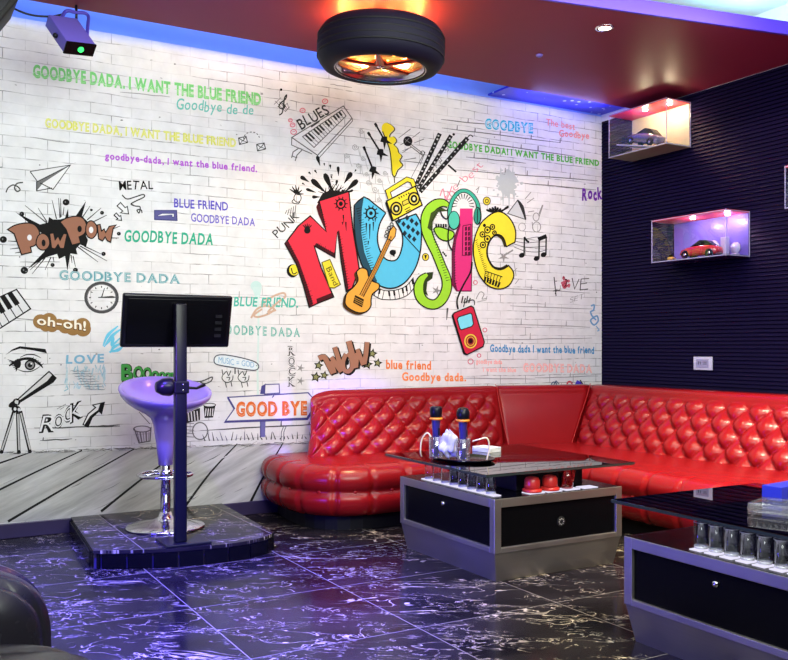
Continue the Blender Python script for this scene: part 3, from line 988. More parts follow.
a = Art()
BV = '#4c4a86'
sign = [(227.6, 397.3), (308, 392.7), (317.8, 403.6), (307.3, 419.5), (224.5, 422.4), (234, 409)]
a.poly([(260, 394), (261.5, 386), (266, 383.5), (265, 394)], BV, 0)
a.outl([(264.5, 394), (265, 384.5), (279, 384), (279.5, 393)], WH, BV, 1, 1)
a.poly([(260.5, 421), (265.5, 421), (265, 437), (260.5, 437)], '#6c6aa8', 0)
a.stroke([(260.5, 421), (260.5, 437)], 1.2, BV, 1)
a.poly(sign, WH, 0)
a.stroke(sign, 1.2, BV, 1, True)
a.poly([(224.5, 422.4), (307.3, 419.5), (317.8, 403.6), (315.5, 403.4), (306.5, 417.5), (226, 420.6)], BV, 1)
a.stroke([(228, 398), (234.5, 409)], 2, BV, 1)
a.text('GOOD BYE', (236, 415.8), (307, 414.3), 13, 12.5, '#d96a30', bold=.055, lay=2, gap=.06)
a.text('GOOD BYE', (237, 416), (306.5, 414.3), 12, 11.5, '#e9a078', bold=-.022, lay=3, gap=.2)
a.stroke([(272, 397.5), (274, 395.5)], 1, BV, 1)
for k in range(26):
    x = 205 + k * 4.4
    a.stroke([(x, 441 - k * .1), (x + r.uniform(-3, 3), 435 + r.uniform(-4, 2))], [1.3, .4], r.choice(['#4a4a4a', '#6a6a80', '#3a3a3a']), 0)
for x0 in (281, 283.5):
    a.stroke([(x0, 441), (x0 + .3, 432), (x0 + 3, 425)], .8, '#6c6c7c', 0)
a.done('good_bye_signpost_drawing', 'blue outlined signpost with orange words GOOD BYE')

a = Art()
for ch, y in zip('ROCK', (354.5, 365, 375, 385.5)):
    a.hollow(ch, (287.5, y), (295.5, y - .3), 8.5, 8.5, '#4a4a4a', WH, b0=.05, jit=.12)
for y in (368, 381): a.star(300.5, y, 4.6, '#8b8b8b', 0, .3, .28)
a.done('vertical_rock_word', 'outlined letters running down with two grey stars')

a = Art()
for P in ([(251, 318), (257, 309), (266, 306), (274, 309), (268, 314), (258, 317), (254, 315), (262, 309)], [(262, 305), (272, 297), (283, 293), (285, 297), (277, 303), (268, 312), (276, 310)], [(262, 306), (263, 300), (270, 298)]):
    a.stroke(sm(P, 6), 2.0, '#c9aa94')
a.done('tan_scribble', 'tan pen loops')
a = Art()
a.ell(256, 286, 5.5, 5, '#bfdcd8', 0); a.poly([(252, 287), (262, 287), (260, 296), (258, 303), (255, 297)], '#c6dfdb', 0)
a.stroke([(258, 295), (258.5, 330), (257.5, 372), (258, 396)], [2.2, 1.6, 2.2], '#cfe3df', 0)
a.done('pale_teal_drip', 'pale teal paint drip')

a = Art()
OL = '#8f9160'
for x, y, q in ((318.5, 365.5, 5.2), (315.8, 377, 5.8), (324.3, 375.3, 4.8), (372.3, 353.6, 5.4), (367.3, 364.2, 5.8), (377.6, 363, 5)):
    a.star(x, y, q, '#26281c', 0, .2, .48); a.star(x, y, q * .55, OL, 1, .2, .48)
W1 = [(320, 357.5), (326, 358), (333.5, 373), (332, 360), (335.5, 359), (341, 371), (336, 347.5)]
def fatline(P, w, dx=1.3, dy=1.2):
    P = sm(P, 3)
    a.stroke([(x + dx, y + dy) for x, y in P], w + 1.0, K, 2)
    a.stroke(P, w + .9, K, 3); a.stroke(P, w, '#a4755f', 4)
fatline([(318.5, 358.5), (324, 357), (328, 364), (333, 373.5)], 5)
fatline([(334.5, 373), (331, 361)], 4)
fatline([(331, 357), (337, 366), (341, 372)], 4.4)
fatline([(341.5, 371), (338, 358), (334.5, 347)], 4.6)
fatline([(346, 354), (343, 361), (343.5, 369), (348, 371.5), (352, 367), (351, 358), (347, 353.5)], 4.2)
a.ell(347.3, 362, 1.6, 3, K, 5)
fatline([(348.5, 341), (352, 354), (355.5, 368)], 5.4)
fatline([(356, 367.5), (357, 353)], 4)
fatline([(357, 349), (360.5, 358), (363, 365)], 4.2)
fatline([(364, 364), (366, 352), (367, 342)], 4.6)
a.done('wow_word_drawing', 'brown graffiti word with olive stars')
# ---- centre of the mural
a = Art()
G6 = '#5c5c5c'
body = [(291.7, 137.5), (343.3, 106), (352, 118.3), (317.5, 155.3)]
a.stroke([(291.7, 137.5), (291.5, 145), (312, 154)], .9, G6)
a.stroke(body, 1, G6, 0, True)
a.stroke([(317.5, 155), (318.5, 158.5), (352.5, 121), (352, 118.3)], .8, G6)
kq = [(302.5, 136.7), (341.7, 110), (346, 116), (314, 147.5)]
a.stroke(kq, .9, G6, 0, True)
for k in range(1, 14):
    u = k / 14
    a.stroke([quad_pt(kq, u, 0), quad_pt(kq, u, 1)], .6, G6)
    if k % 7 not in (3, 0): a.poly([quad_pt(kq, u - .022, .02), quad_pt(kq, u + .022, .02), quad_pt(kq, u + .022, .6), quad_pt(kq, u - .022, .6)], '#333333', 1)
a.text('BLUES', (301, 129.5), (330, 113.5), 11, 10, '#333333', bold=.012, slant='perp', jit=.06)
a.stroke([(311, 127), (319.5, 121)], 1.6, '#444444')
for x, y, q in ((302.5, 110.5, 2.6), (325, 101.3, 2.7), (290.3, 120.3, 1.9), (292.5, 125, 2.4), (293.5, 132, 2.9)):
    a.ring(x, y, q, q * .85, 1, '#d8788c', n=12); a.stroke([(x - q * .5, y), (x + q * .5, y - .5)], .8, '#d8788c')
a.stroke([(299, 148), (293, 152), (291.5, 158)], 1, G6); a.stroke([(302, 150), (297, 155), (295, 161)], 1, G6); a.stroke([(292, 156), (297, 158)], .8, G6)
a.drop(317, 156, 320, 166, 3.6)
a.done('keyboard_drawing', 'sketched keyboard with the word BLUES')

a = Art()
a.stroke(sm([(279, 115), (282, 113), (283.5, 106), (284.5, 98), (286.5, 95), (285.5, 99), (280.5, 103), (279, 107), (282.5, 109), (285, 106), (282, 103.5)], 5), 1.2, '#262626')
for k in range(4): a.stroke([(275 + k * 4, 101 + k * .6), (290 + k - 4, 112 - k)], .5, '#555555')
for k in range(4): a.stroke([(274 + k * 3.6, 104.5 + k * 2.4), (281 + k * 3, 97.5 + k * 3)], .5, '#555555')
a.ell(281, 89.7, 1.3, 1.3, K)
a.done('treble_clef_drawing')

a = Art()
a.text('PUNK', (277, 238), (300, 217), 8.5, 7.5, '#262626', bold=.0, slant='perp', jit=.1)
for x1, y1 in ((289.5, 189), (292, 186.5), (295.5, 185), (299, 186.5), (302, 190), (303.5, 194)):
    a.stroke([(297, 194), (x1, y1)], [2.6, .7], K)
a.ring(297.5, 198, 3.6, 4.2, .9, '#333333'); a.stroke(sm([(294, 199), (292, 202), (297, 204), (300, 202)], 4), .9, '#333333')
for k in range(5): a.stroke([(285 + k * 2.4, 214 + k), (287 + k * 2.2, 210 - k * 1.2)], .7, '#444444')
a.done('punk_word_drawing', 'word PUNK under a spiky head')

# ---- ink splash behind the first letter
a = Art()
for q in ((300.5, 176.5, 309, 182, 4), (311.5, 179.5, 326, 193, 5.4), (324.5, 173.5, 333, 193, 5.4), (338, 166.5, 338.5, 176, 3), (351.5, 172.5, 344, 183.5, 5), (357.5, 180, 345, 192, 5.2), (337, 180, 336, 186, 2.6), (308.5, 172, 311, 174.5, 2),
          (314.5, 170, 317, 173.5, 2), (330, 164.5, 330.6, 169, 2), (324, 163, 324.5, 166, 1.6), (306, 189, 316, 192.5, 3), (312, 197, 320, 197, 3.4), (353, 190, 347, 193, 2.4), (343.5, 190, 340, 195, 3), (356, 169.5, 354.5, 172, 1.6), (331, 176, 332, 179, 1.6), (302, 183, 305, 185, 1.6)):
    a.drop(q[0], q[1], q[2], q[3], q[4])
a.poly([(317, 203), (322, 194), (330, 190), (338, 191), (348, 192), (340, 199), (326, 204)], K, 0)
for k in range(14):
    a.stroke([(330 + r.uniform(-6, 8), 196), (318 + k * 2.6, 183 + abs(k - 7) * 1.2)], [2.2, .4], K, 0)
a.done('ink_splash')

def letter(name, label): 
    o = a.done(name, label); return o
RED, RSH = '#da3346', '#4a141c'
a = Art(0.0012)
side = [(284.8, 243.6), (298, 226), (301, 240), (312, 270), (318, 304), (316.5, 308.5), (309, 307.4), (303, 285), (296, 264)]
m_front = [(284.8, 243.6), (298, 226), (310, 216), (326, 231.5), (322, 214), (319, 201), (348.6, 191.5), (352.5, 228), (359, 269), (352, 288), (346, 291.5), (341, 262), (337, 232), (334.5, 257.5), (314, 246), (321, 268), (333.5, 297), (317, 303.5), (309, 307.4), (303, 285), (296, 264)]
a.outl(m_front, RED, K, 1.4, 0)
a.poly([(284.8, 243.6), (288, 241), (299, 262), (307, 285), (313, 304), (309, 307.4), (303, 285), (296, 264)], RSH, 1)
a.poly([(314, 246), (334.5, 257.5), (334.8, 253.5), (316, 243)], RSH, 1)
a.poly([(319, 201), (322, 214), (326, 231.5), (323.5, 227), (318, 214), (316, 207)], RSH, 1)
a.poly([(337, 232), (341, 262), (346, 291.5), (348.5, 290), (344, 262), (339, 230)], RSH, 1)
a.poly([(317, 303.5), (333.5, 297), (331, 293), (316, 299)], RSH, 1)
a.hatch((288, 246), (311, 305), 26, 4.2, -1.6, .9)
a.hatch((338, 236), (347, 289), 20, 3.5, -1.2, .8)
a.hatch((316, 246), (334, 256), 10, 1.2, -4, .8)
a.hatch((317, 205), (325, 228), 10, 3, -1, .8)
a.ell(307, 230.5, 3.2, 3.2, K, 2)
for t in range(5): a.stroke([(307, 230), (302.5 + t * 2.2, 223.5 + abs(t - 2) * .8)], [1.6, .8], K, 2)
a.ring(340.5, 203.8, 4.2, 4.6, 1.5, K, 2); a.ell(340.5, 203.8, 2, 2.3, K, 3)
for t in range(10):
    q = t * PI / 5
    a.stroke([(340.5 + 4.6 * math.cos(q), 203.8 + 5 * math.sin(q)), (340.5 + 7 * math.cos(q), 203.8 + 7.4 * math.sin(q))], 1, K, 2)
for x, y, L in ((343, 215, 8), (345.5, 222, 9), (342, 222, 3)): a.stroke([(x, y), (x + .4, y + L)], [1.6, .4], K, 2)
letter('painted_letter', 'red letter M')
a = Art(0.0020)
a.outl([(321.5, 262.5), (329.5, 259.5), (340, 284.5), (334, 288), (329, 287.5)], '#dfcf3a', '#5a5210', 1, 0)
a.text('Band', (325.5, 268.5), (333.5, 286), 5.5, 5, '#4c4510', bold=0, lay=2, slant='perp')
a.done('band_note_drawing', 'yellow upright note reading Band')
a = Art(0.0012)
a.ell(292.5, 270.8, 6, 6.6, K); a.ell(294, 270, 5, 5.4, '#e8d83a', 1); a.stroke(sm([(291, 268), (293, 274), (297, 272)], 4), 1, K, 2)
a.done('yellow_button_drawing', 'yellow round button left of the red letter')

a = Art(0.0013)
CY = '#55b9de'
u_front = sm([(354, 205.5), (363.6, 197), (374, 204), (385.5, 213)], 2) + sm([(385.5, 213), (379.5, 224), (377.2, 238), (379.5, 250), (386, 259.5), (396.5, 259.5), (402, 246), (401.5, 232), (395.5, 221.4)], 4) + [(415.6, 214)] + sm([(415.6, 214), (420.5, 224), (421, 240), (419.5, 254), (414.6, 269), (404, 283), (390, 288.5), (375, 283), (363, 268), (357, 250), (354, 228), (354, 205.5)], 4)
a.outl(u_front, CY, K, 1.4, 0)
a.poly([(354, 205.5), (363.6, 197), (361.5, 210), (361, 232), (364, 252), (371, 270), (377, 281), (375, 283), (363, 268), (357, 250), (354, 228)], '#24485a', 1)
a.hatch((355.5, 208), (372, 279), 30, 5, -1.5, .9)
# chequered stem
for i in range(6):
    for j in range(6):
        if (i + j) % 2: continue
        cx, cy = 398.5 + i * 4.1 + j * .6, 221 - i * 1.6 + j * 4.6
        if 396 < cx < 419.5 and cy > 215 and cy < 221.5 + (cx - 394) * 1.15:
            a.poly([(cx - 2.3, cy), (cx, cy - 3), (cx + 2.3, cy + .2), (cx, cy + 3)], '#1c2a36', 2)
a.stroke([(395.5, 222), (401.5, 233), (419.8, 253)], 1, K, 2)
a.ring(370.6, 213.3, 4.6, 5, 1.6, K, 2); a.ell(370.6, 213.3, 1.8, 2, K, 2)
for t in range(10):
    q = t * PI / 5
    a.stroke([(370.6 + 5 * math.cos(q), 213.3 + 5.4 * math.sin(q)), (370.6 + 7.6 * math.cos(q), 213.3 + 8 * math.sin(q))], 1.1, K, 2)
for x, y, L in ((366, 223, 10), (369.5, 224, 15), (373, 222, 9), (368, 241, 4), (375, 218, 4)): a.stroke([(x, y), (x - .2, y + L)], [1.5, .4], K, 2)
a.ell(392.5, 252.5, 3.2, 2.8, K, 0); a.poly([(390, 253), (394, 257), (395.5, 250)], K, 0)
letter('painted_letter', 'sky blue letter U')
a = Art(0.0006)
o1 = sm([(375, 286), (384, 290.5), (396, 290), (406, 286), (413, 278)], 5); i1 = [(x + (-2 if x < 385 else 1.5), y + 9) for x, y in o1]
a.poly(o1 + i1[::-1], '#e6e6e6', 0); a.stroke(o1 + i1[::-1], .9, K, 1, True)
N = len(o1)
for k in range(1, N - 1, 2):
    a.stroke([o1[k], i1[k]], .7, K, 1)
    if k % 6 != 5: a.stroke([o1[k], ((o1[k][0] + i1[k][0]) / 2, (o1[k][1] * .42 + i1[k][1] * .58))], 1.9, K, 2)
a.done('curved_piano_keys')

a = Art(0.0026)
OR = '#e3a443'
g = sm([(344.5, 301), (346.5, 293), (353, 287), (357.5, 280), (356, 272), (361, 268), (366.5, 270), (368, 276), (371.5, 281), (378.3, 284), (378, 289), (372, 294), (370.5, 300), (370.3, 306), (366, 311.5), (358, 312.8), (350, 309.5), (345.5, 305.5)], 4, True)
a.poly([(x - 2.2, y + 1.8) for x, y in g], '#4a3314', 0)
a.outl(g, OR, K, 1.3, 1)
a.stroke([(361, 296), (376, 267), (390.5, 236)], 5, K, 3); a.stroke([(361, 296), (376, 267), (390.5, 236)], 3.4, '#cf9140', 4)
a.stroke([(361, 296), (390.5, 236)], .7, '#4a3314', 5); a.stroke([(362.3, 296.5), (391.5, 236.5)], .4, '#4a3314', 5)
a.outl([(387, 239), (389, 231), (393, 226), (395.5, 229.5), (394.5, 236.5), (391, 241)], OR, K, 1, 4)
for x, y in ((386.5, 232), (388.5, 228), (391, 224.5), (385.5, 236)): a.ring(x, y, 1.6, 1.6, .8, K, 5, n=9)
a.poly([(354.5, 295), (363.5, 299.5), (361.5, 307.5), (352.5, 302.5)], '#2a1c0c', 3)
for k in range(3): a.stroke([(354, 297.5 + k * 2), (363, 302 + k * 2)], .6, '#b58a3a', 4)
a.done('guitar_drawing', 'orange electric guitar leaning over the blue letter')

a = Art(0.0026)
YE = '#ecd83c'
hd = [(389.5, 198.5), (387.3, 191.5), (406.5, 179.5), (411.5, 181), (414, 187.5)]
a.stroke(hd, 5.2, K, 0); a.stroke(hd, 3.4, YE, 1)
bx = [(386, 201.3), (414.7, 186.3), (421.5, 205.2), (392.6, 220.7)]
a.poly([(x - 1.5, y + 1.5) for x, y in bx], K, 0)
a.outl(bx, YE, K, 1.4, 2)
for cx, cy in ((395.7, 208.8), (413.3, 199)):
    a.ell(cx, cy, 6.2, 7, K, 4); a.ell(cx, cy, 4.6, 5.3, '#d9c84a', 5); a.ell(cx, cy, 3.4, 4, K, 6); a.ell(cx, cy, 1.5, 1.9, '#dcdcb0', 7)
a.outl([(401.5, 202), (407.5, 199), (408.5, 203), (402.5, 206)], '#d9c84a', K, .8, 4)
for k in range(5): a.stroke([(398 + k * 2.4, 197.5 - k * 1.2), (399 + k * 2.4, 199 - k * 1.2)], 1.2, K, 4)
a.stroke([(404, 210), (409.5, 207)], .9, K, 4); a.stroke([(405, 212), (410, 209.5)], .9, K, 4)
a.done('boombox_drawing', 'yellow boombox')

a = Art()
for x, y, q in ((361, 131, 3), (355, 147, 3.6), (346.5, 155.5, 3), (363, 158.5, 2.6), (358.5, 165.5, 3), (368.5, 182.5, 3), (375, 189.5, 3.4), (385, 173, 2.6), (379.5, 180.5, 2.6), (379, 199.5, 2.6), (366.5, 174, 2.4)):
    P = [(x + q * (1 - k / 14) * math.cos(k * .9), y + q * (1 - k / 14) * math.sin(k * .9)) for k in range(14)]
    a.stroke(P, .7, '#a4a4a4'); a.stroke(sm([(x + q, y), (x + q + .6, y + 6), (x + q + 2.5, y + 11)], 4), .6, '#b0b0b0')
a.done('swirl_sketch', 'faint grey swirls')
a = Art(0.0005)
for (x0, y0, x1, y1) in ((374.8, 123.2, 388, 146.5), (367.8, 132.2, 384.5, 159), (363.5, 146.5, 376, 177)):
    dx, dy = x1 - x0, y1 - y0
    L = math.hypot(dx, dy); dx, dy = dx / L, dy / L
    nx, ny = -dy, dx
    a.stroke([(x0, y0), (x0 + dx * 4, y0 + dy * 4)], 2.6, K); a.stroke([(x0, y0), (x1 - dx * 9, y1 - dy * 9)], 1.8, K)
    bx, by = x1 - dx * 11, y1 - dy * 11
    a.poly([(bx + nx * 1.5, by + ny * 1.5), (bx + dx * 3 + nx * 4.5, by + dy * 3 + ny * 4.5), (bx + dx * 5 + nx * 2.4, by + dy * 5 + ny * 2.4), (bx + dx * 12 + nx * 5, by + dy * 12 + ny * 5), (bx + dx * 7, by + dy * 7),
            (bx + dx * 11 - nx * 5, by + dy * 11 - ny * 5), (bx + dx * 5 - nx * 2.4, by + dy * 5 - ny * 2.4), (bx + dx * 2 - nx * 4, by + dy * 2 - ny * 4), (bx - nx * 1.5, by - ny * 1.5)], K, 1)
a.done('three_guitars_drawing', 'three small black guitars')
a = Art(0.0004)
bolt = sm([(381.7, 131), (382, 125.5), (386, 122.8), (392, 126), (393.8, 129.5), (389.5, 134), (389.3, 137.5), (393, 136.5), (396, 140.5), (393, 144.5)], 3) + sm([(393, 144.5), (397, 148.5), (398, 152.5), (401.3, 156), (399, 160.5), (402, 165), (397, 170), (394.3, 176), (391.5, 173.5), (390.5, 162), (389, 150), (385.5, 140), (381.7, 131)], 3)
a.stroke([(x + .7, y + .5) for x, y in bolt], 1.2, '#4a4410', 0)
a.poly(bolt, '#f0dc2c', 1)
a.stroke([(394, 175), (394.5, 183)], 1, '#4a4410', 0)
a.done('yellow_lightning_drawing', 'yellow lightning strip')
a = Art()
a.stroke([(409, 144), (422, 154)], 2.6, '#3a3a3a'); a.stroke([(410, 144.8), (421.5, 153.6)], 1.2, '#d0d0d0', 1)
a.ell(407.7, 141.2, 4.6, 5, K, 2); a.stroke([(404.5, 139), (410, 143)], .5, '#888888', 3); a.stroke([(405, 142.5), (409, 138)], .5, '#888888', 3)
a.ring(422.5, 153, 1.8, 2, .8, '#444444', 2)
for P in ([(398.5, 138), (410.5, 129)], [(412, 138), (420, 132)], [(414, 143), (424, 139)], [(400, 145), (404, 143)], [(402, 151), (412, 147)], [(404, 160), (416, 158)], [(404, 161), (421, 163)], [(411, 178), (423, 155)], [(420, 165), (425, 152)], [(402, 153), (408, 149)]):
    a.stroke(P, [.5, .9], '#6c6c6c')
a.done('microphone_sketch')
a = Art()
for (x0, y0, x1, y1, w) in ((415.5, 186, 439.8, 133.5, 4.4), (418, 189, 451, 135.5, 4.2), (420, 192, 467.5, 138, 4.6)):
    a.stroke([(x0, y0), (x1, y1)], [w * .9, w * .8, w], '#1e1e1e', 1)
    n = 13
    for k in range(n):
        t = (k + .5) / n
        x, y = x0 + (x1 - x0) * t, y0 + (y1 - y0) * t
        a.ell(x + r.uniform(-.8, .8), y + r.uniform(-.8, .8), r.uniform(.6, 1.3), r.uniform(.5, 1.1), '#c4c4c4', 2, n=7)
for k in range(40):
    t = r.uniform(.25, .9); q = r.uniform(.1, .9)
    x = 418 + t * (33 + q * 15); y = 189 - t * (54 - q * 3)
    a.stroke([(x, y), (x + r.uniform(-2.5, 2.5), y + r.uniform(-2.5, 2.5))], .6, r.choice(['#555555', '#888888', '#333333']), 0)
a.ell(453.5, 134.5, 1.3, 1.3, K, 1); a.stroke(sm([(467, 138), (470, 135), (473, 137)], 3), 1, '#333333'); a.stroke([(448, 165), (456, 172)], 1.8, K)
a.done('striped_beam_drawing', 'three black speckled beams fanning out of the boombox')

# ---- S
a = Art(0.0014)
GR = '#98d236'
P = sm([(448, 205.5), (443, 203), (436, 204), (429.5, 209.5), (426.3, 218), (426.3, 230), (430, 241), (435.5, 252.5), (441, 266), (446, 279), (446, 290), (441, 300), (434, 304.5), (425.5, 302.5), (419.8, 296), (418.5, 287), (421.5, 279), (427, 274.5)], 4)
W = [3, 6, 8, 9, 10, 9, 8, 7.5, 7.5, 8, 8.5, 8.5, 8, 8, 8.5, 8.5, 6, 2.5]
a.stroke(P, [w + 2.4 for w in W], K, 0)
a.stroke(P, W, GR, 1)
blob = sm([(433.5, 229.5), (438, 227), (446, 229), (453.5, 232.5), (452, 238.5), (446, 241), (438.5, 238)], 4, True)
a.outl(blob, GR, K, 1.2, 2)
a.poly([(420.5, 279), (427, 272.5), (433, 272), (432, 278.5), (427, 282), (426, 291), (428, 296), (423, 293)], '#2c3a1c', 2)
a.poly([(427, 228), (430.5, 213), (440, 207), (448, 211), (438, 212), (432.5, 222), (432, 232)], '#3a4c22', 2)
a.hatch((429, 226), (446, 282), 22, 4, -1, .7)
a.hatch((440, 206), (430, 222), 9, 2.2, 2.4, .7)
for k in range(5): a.poly([(435 + k * 2.4, 224), (436.6 + k * 2.4, 224), (436.8 + k * 2.4, 227.5), (435 + k * 2.4, 227.3)], K, 3)
a.stroke(sm([(440, 211), (442, 216), (446, 219), (448, 215), (447, 209)], 4), 1.4, K, 3)
letter('painted_letter', 'lime green letter S')
a = Art()
a.star(436.5, 290.5, 5.4, '#8a8a8a', 0, .3, .32); a.ell(425.5, 257, 3.6, 4, K, 0); a.ell(425.5, 257, 2.8, 3.2, '#dcc83c', 1); a.poly([(424, 255), (427, 255), (425.5, 259.5)], K, 2)
for k in range(3): a.ell(443 + k * 1.4, 252.5 + k * 1.6, .9, 1.2, K, 0, n=8)
a.done('star_and_badge_drawing')

# ---- I with headphones
a = Art(0.0015)
MG = '#d8347a'
i_f = [(459.4, 208.6), (472.2, 208.6), (471, 291), (456.5, 291), (451.8, 284.5), (451.8, 250), (454.2, 237), (458.8, 225)]
a.outl(i_f, MG, '#6a1038', 1, 0)
a.poly([(459.4, 208.6), (461, 209), (460, 226), (456, 240), (454.5, 255), (455, 282), (457.5, 291), (456.5, 291), (451.8, 284.5), (451.8, 250), (454.2, 237), (458.8, 225)], '#6e2244', 1)
a.hatch((453, 240), (454, 288), 18, 2.6, -.8, .7)
for k in range(6):
    for j in range(2):
        a.poly([(464.5 + j * 3, 227 + k * 5), (466.6 + j * 3, 226.5 + k * 5), (466.6 + j * 3, 230.5 + k * 5), (464.5 + j * 3, 231 + k * 5)], '#551030', 2)
a.stroke([(462.5, 226), (470.5, 224.5), (470, 255), (462, 255.5), (462.5, 226)], .8, '#551030', 2)
letter('painted_letter', 'magenta letter I')
a = Art(0.0024)
a.ell(462.5, 208, 12.5, 15, '#e2e2e2', 0)
for k in range(12):
    t = PI + k * PI / 11
    a.stroke([(462.5 + 6 * math.cos(t), 206 + 7 * math.sin(t)), (462.5 + 11 * math.cos(t), 207 + 13 * math.sin(t))], [.6, 1.3], '#555555', 1)
a.poly([(459.4, 208.6), (472.2, 208.6), (472.0, 224), (458.9, 224)], MG, 1)
TE = '#3fae94'
band = sm([(449.5, 222), (449, 211), (452, 200), (458, 192.5), (465, 191), (472, 195.5), (477, 204), (478.5, 214)], 5)
a.stroke(band, 4.4, K, 2); a.stroke(band, 2.8, TE, 3)
a.ell(453.3, 220.5, 6.2, 9.6, K, 4); a.ell(453.3, 220.3, 5.2, 8.6, '#4fc0a6', 5)
a.ell(477, 216, 4, 9, K, 4); a.ell(476.6, 216, 3, 8, '#2f8f7c', 5); a.stroke([(477, 209), (476.5, 223)], .8, K, 6)
a.stroke(sm([(448.5, 226), (447.5, 236), (448.5, 245), (452, 251)], 5), 1.4, K, 2)
a.done('headphones_drawing', 'teal headphones over the magenta letter')

a = Art(0.0024)
a.stroke(sm([(471.5, 262), (470, 272), (463.5, 284), (459, 293), (456.5, 301), (457.5, 309)], 5), 1.7, K, 0)
pl = [(452.3, 315.3), (453.5, 313), (470.5, 306), (473, 307.5), (483.8, 342), (482.5, 346.5), (466.5, 354.6), (464, 353)]
a.poly([(x - 1.3, y + .6) for x, y in pl], K, 0)
a.outl(pl, '#cb2a45', K, 1.2, 1)
a.outl([(456.6, 319.2), (458, 317), (469.8, 313.2), (471.3, 314.5), (472.8, 324), (471, 326.5), (460.8, 329.8), (459.2, 328.6)], '#7edced', K, 1, 3)
a.ell(470, 341.2, 6.4, 7.2, '#e9c94a', 3); a.ell(470, 341.2, 5, 5.8, '#8f1c30', 4); a.ring(470, 341.2, 3.6, 4.2, 1.0, '#e0a040', 5); a.ell(470, 341, 2, 2.3, '#2c0a10', 5)
for k in range(4): a.stroke([(461 + k * 2.4, 303), (462.5 + k * 2.4, 296 + (k % 2) * 2)], 1.2, '#2c2c2c', 0)
a.stroke(sm([(463, 307), (465, 302), (473, 300), (474, 305)], 4), .9, '#333333', 0)
a.done('music_player_drawing', 'red pocket music player with a cyan screen')
a = Art()
for x, y, q in ((475.3, 282.5, 2), (484.8, 330, 2), (479, 355.5, 1.8), (470.5, 361.5, 2.6)):
    a.ring(x, y, q, q, .8, '#d05c78', n=10)
a.stroke(sm([(476, 299), (480, 292), (484, 294), (482, 299), (487, 298)], 4), .8, '#888888'); a.stroke([(477, 302), (486, 300), (487, 296)], .7, '#999999')
a.stroke([(447.5, 308), (446.5, 320)], [2, .6], '#555555')
a.done('pink_ring_sketch', 'small pink rings round the music player')

a = Art()
a.text('the best', (447, 201), (483, 166), 8, 8, '#d87b92', bold=-.012, slant='perp', jit=.16)
a.stroke(sm([(440, 196), (443, 189), (446, 200), (452, 186)], 4), 1, '#d87b92')
a.stroke([(457, 187), (460, 180)], .9, '#555555')
a.done('pink_handwriting', 'pink slanting handwriting above the headphones')

# ---- C
a = Art(0.0016)
YL = '#f0dc3a'
cf = sm([(487.3, 216.6), (493, 213), (499.5, 211.8), (506, 215), (511.5, 221.5), (515, 230), (515.2, 238), (514.3, 242.5)], 3) + sm([(514.3, 242.5), (510, 244.5), (506, 246.8)], 2) + sm([(506, 246.8), (503, 238.5), (497, 235), (491, 239), (487.3, 247), (487.5, 257), (493, 266.5), (501, 269), (508, 265.5)], 3) + sm([(508, 265.5), (512.5, 271), (513, 277.5), (508.5, 285.5), (500, 289), (490, 287), (483, 281), (477, 271), (473.2, 255), (474, 239), (480, 224), (487.3, 216.6)], 3)
a.outl(cf, YL, K, 1.3, 0)
inner = sm([(506, 246.8), (503, 238.5), (497, 235), (491, 239), (487.3, 247), (487.5, 257), (493, 266.5), (501, 269), (508, 265.5)], 3)
a.stroke([(x - .8, y) for x, y in inner], [2.8, 3.5, 1.2, .6, 1, 3, 3], '#3a3414', 1)
a.hatch((474.5, 240), (488, 284), 24, 3.2, -1.6, .8)
for x, y, q in ((482.5, 245, 2.6), (487, 239, 3), (482, 234.5, 2.4), (487, 230, 2.8), (492, 227, 2.2), (494, 233, 1.8), (484, 225.5, 1)):
    a.ring(x, y, q, q * 1.1, 1.2, K, 2, n=14); a.ell(x, y, q * .45, q * .5, K, 2, n=10)
kq = [(485, 271), (502, 277), (498, 288), (483.5, 281.5)]
a.stroke([kq[0], kq[1]], .9, K, 2)
for k in range(6):
    u = k / 5.5
    a.stroke([quad_pt(kq, u, .0), quad_pt(kq, u, 1)], .7, K, 2); a.stroke([quad_pt(kq, u + .05, .5), quad_pt(kq, u + .05, .98)], 1.9, K, 2)
letter('painted_letter', 'yellow letter C')
a = Art()
for k in range(7): a.drop(486 + k * 3, 206 + abs(k - 3) * 1.2, 496, 214, 2.2)
a.drop(509, 206, 499, 213, 2.6)
a.ell(486.7, 201, 4, 4.4, '#333333'); a.ell(486.7, 201, 3.2, 3.6, '#d8c63c', 1); a.ring(486.7, 201, 1.6, 1.8, .7, K, 2, n=10)
a.stroke([(476, 190), (479, 187), (477, 193)], .8, '#555555')
a.done('small_ink_burst')
a = Art()
SG = '#b4bcbf'
sp = []
for k in range(34):
    t = 2 * PI * k / 34
    q = 10 + r.uniform(-2.5, 3.5)
    sp.append((507 + q * .95 * math.cos(t), 184 + q * 1.15 * math.sin(t)))
a.poly(sp, SG, 0)
for k in range(26):
    t = r.uniform(0, 2 * PI); q = r.uniform(10, 18)
    a.ell(507 + q * .9 * math.cos(t), 184 + q * 1.05 * math.sin(t), r.uniform(.4, 1.6), r.uniform(.4, 1.6), SG, 0, n=8)
for x, L in ((503, 16), (509, 20), (514, 12)): a.stroke([(x, 190), (x, 190 + L)], [2.4, .5], SG, 0)
for x, L in ((500, 12), (508, 16), (512, 13)): a.stroke([(x, 180), (x + 1, 180 - L)], [2.4, .5], SG, 0)
a.done('grey_paint_splat', 'grey paint splat above the yellow letter')
a = Art()
a.outl([(507.5, 213.5), (517.5, 200.2), (525.5, 219.5)], '#c9ccd0', '#4a4a4a', .9, 0)
a.stroke(sm([(517.5, 200.2), (522, 207), (525.5, 219.5)], 4), [1.5, 3.4, 1.5], '#2a2a2a', 2)
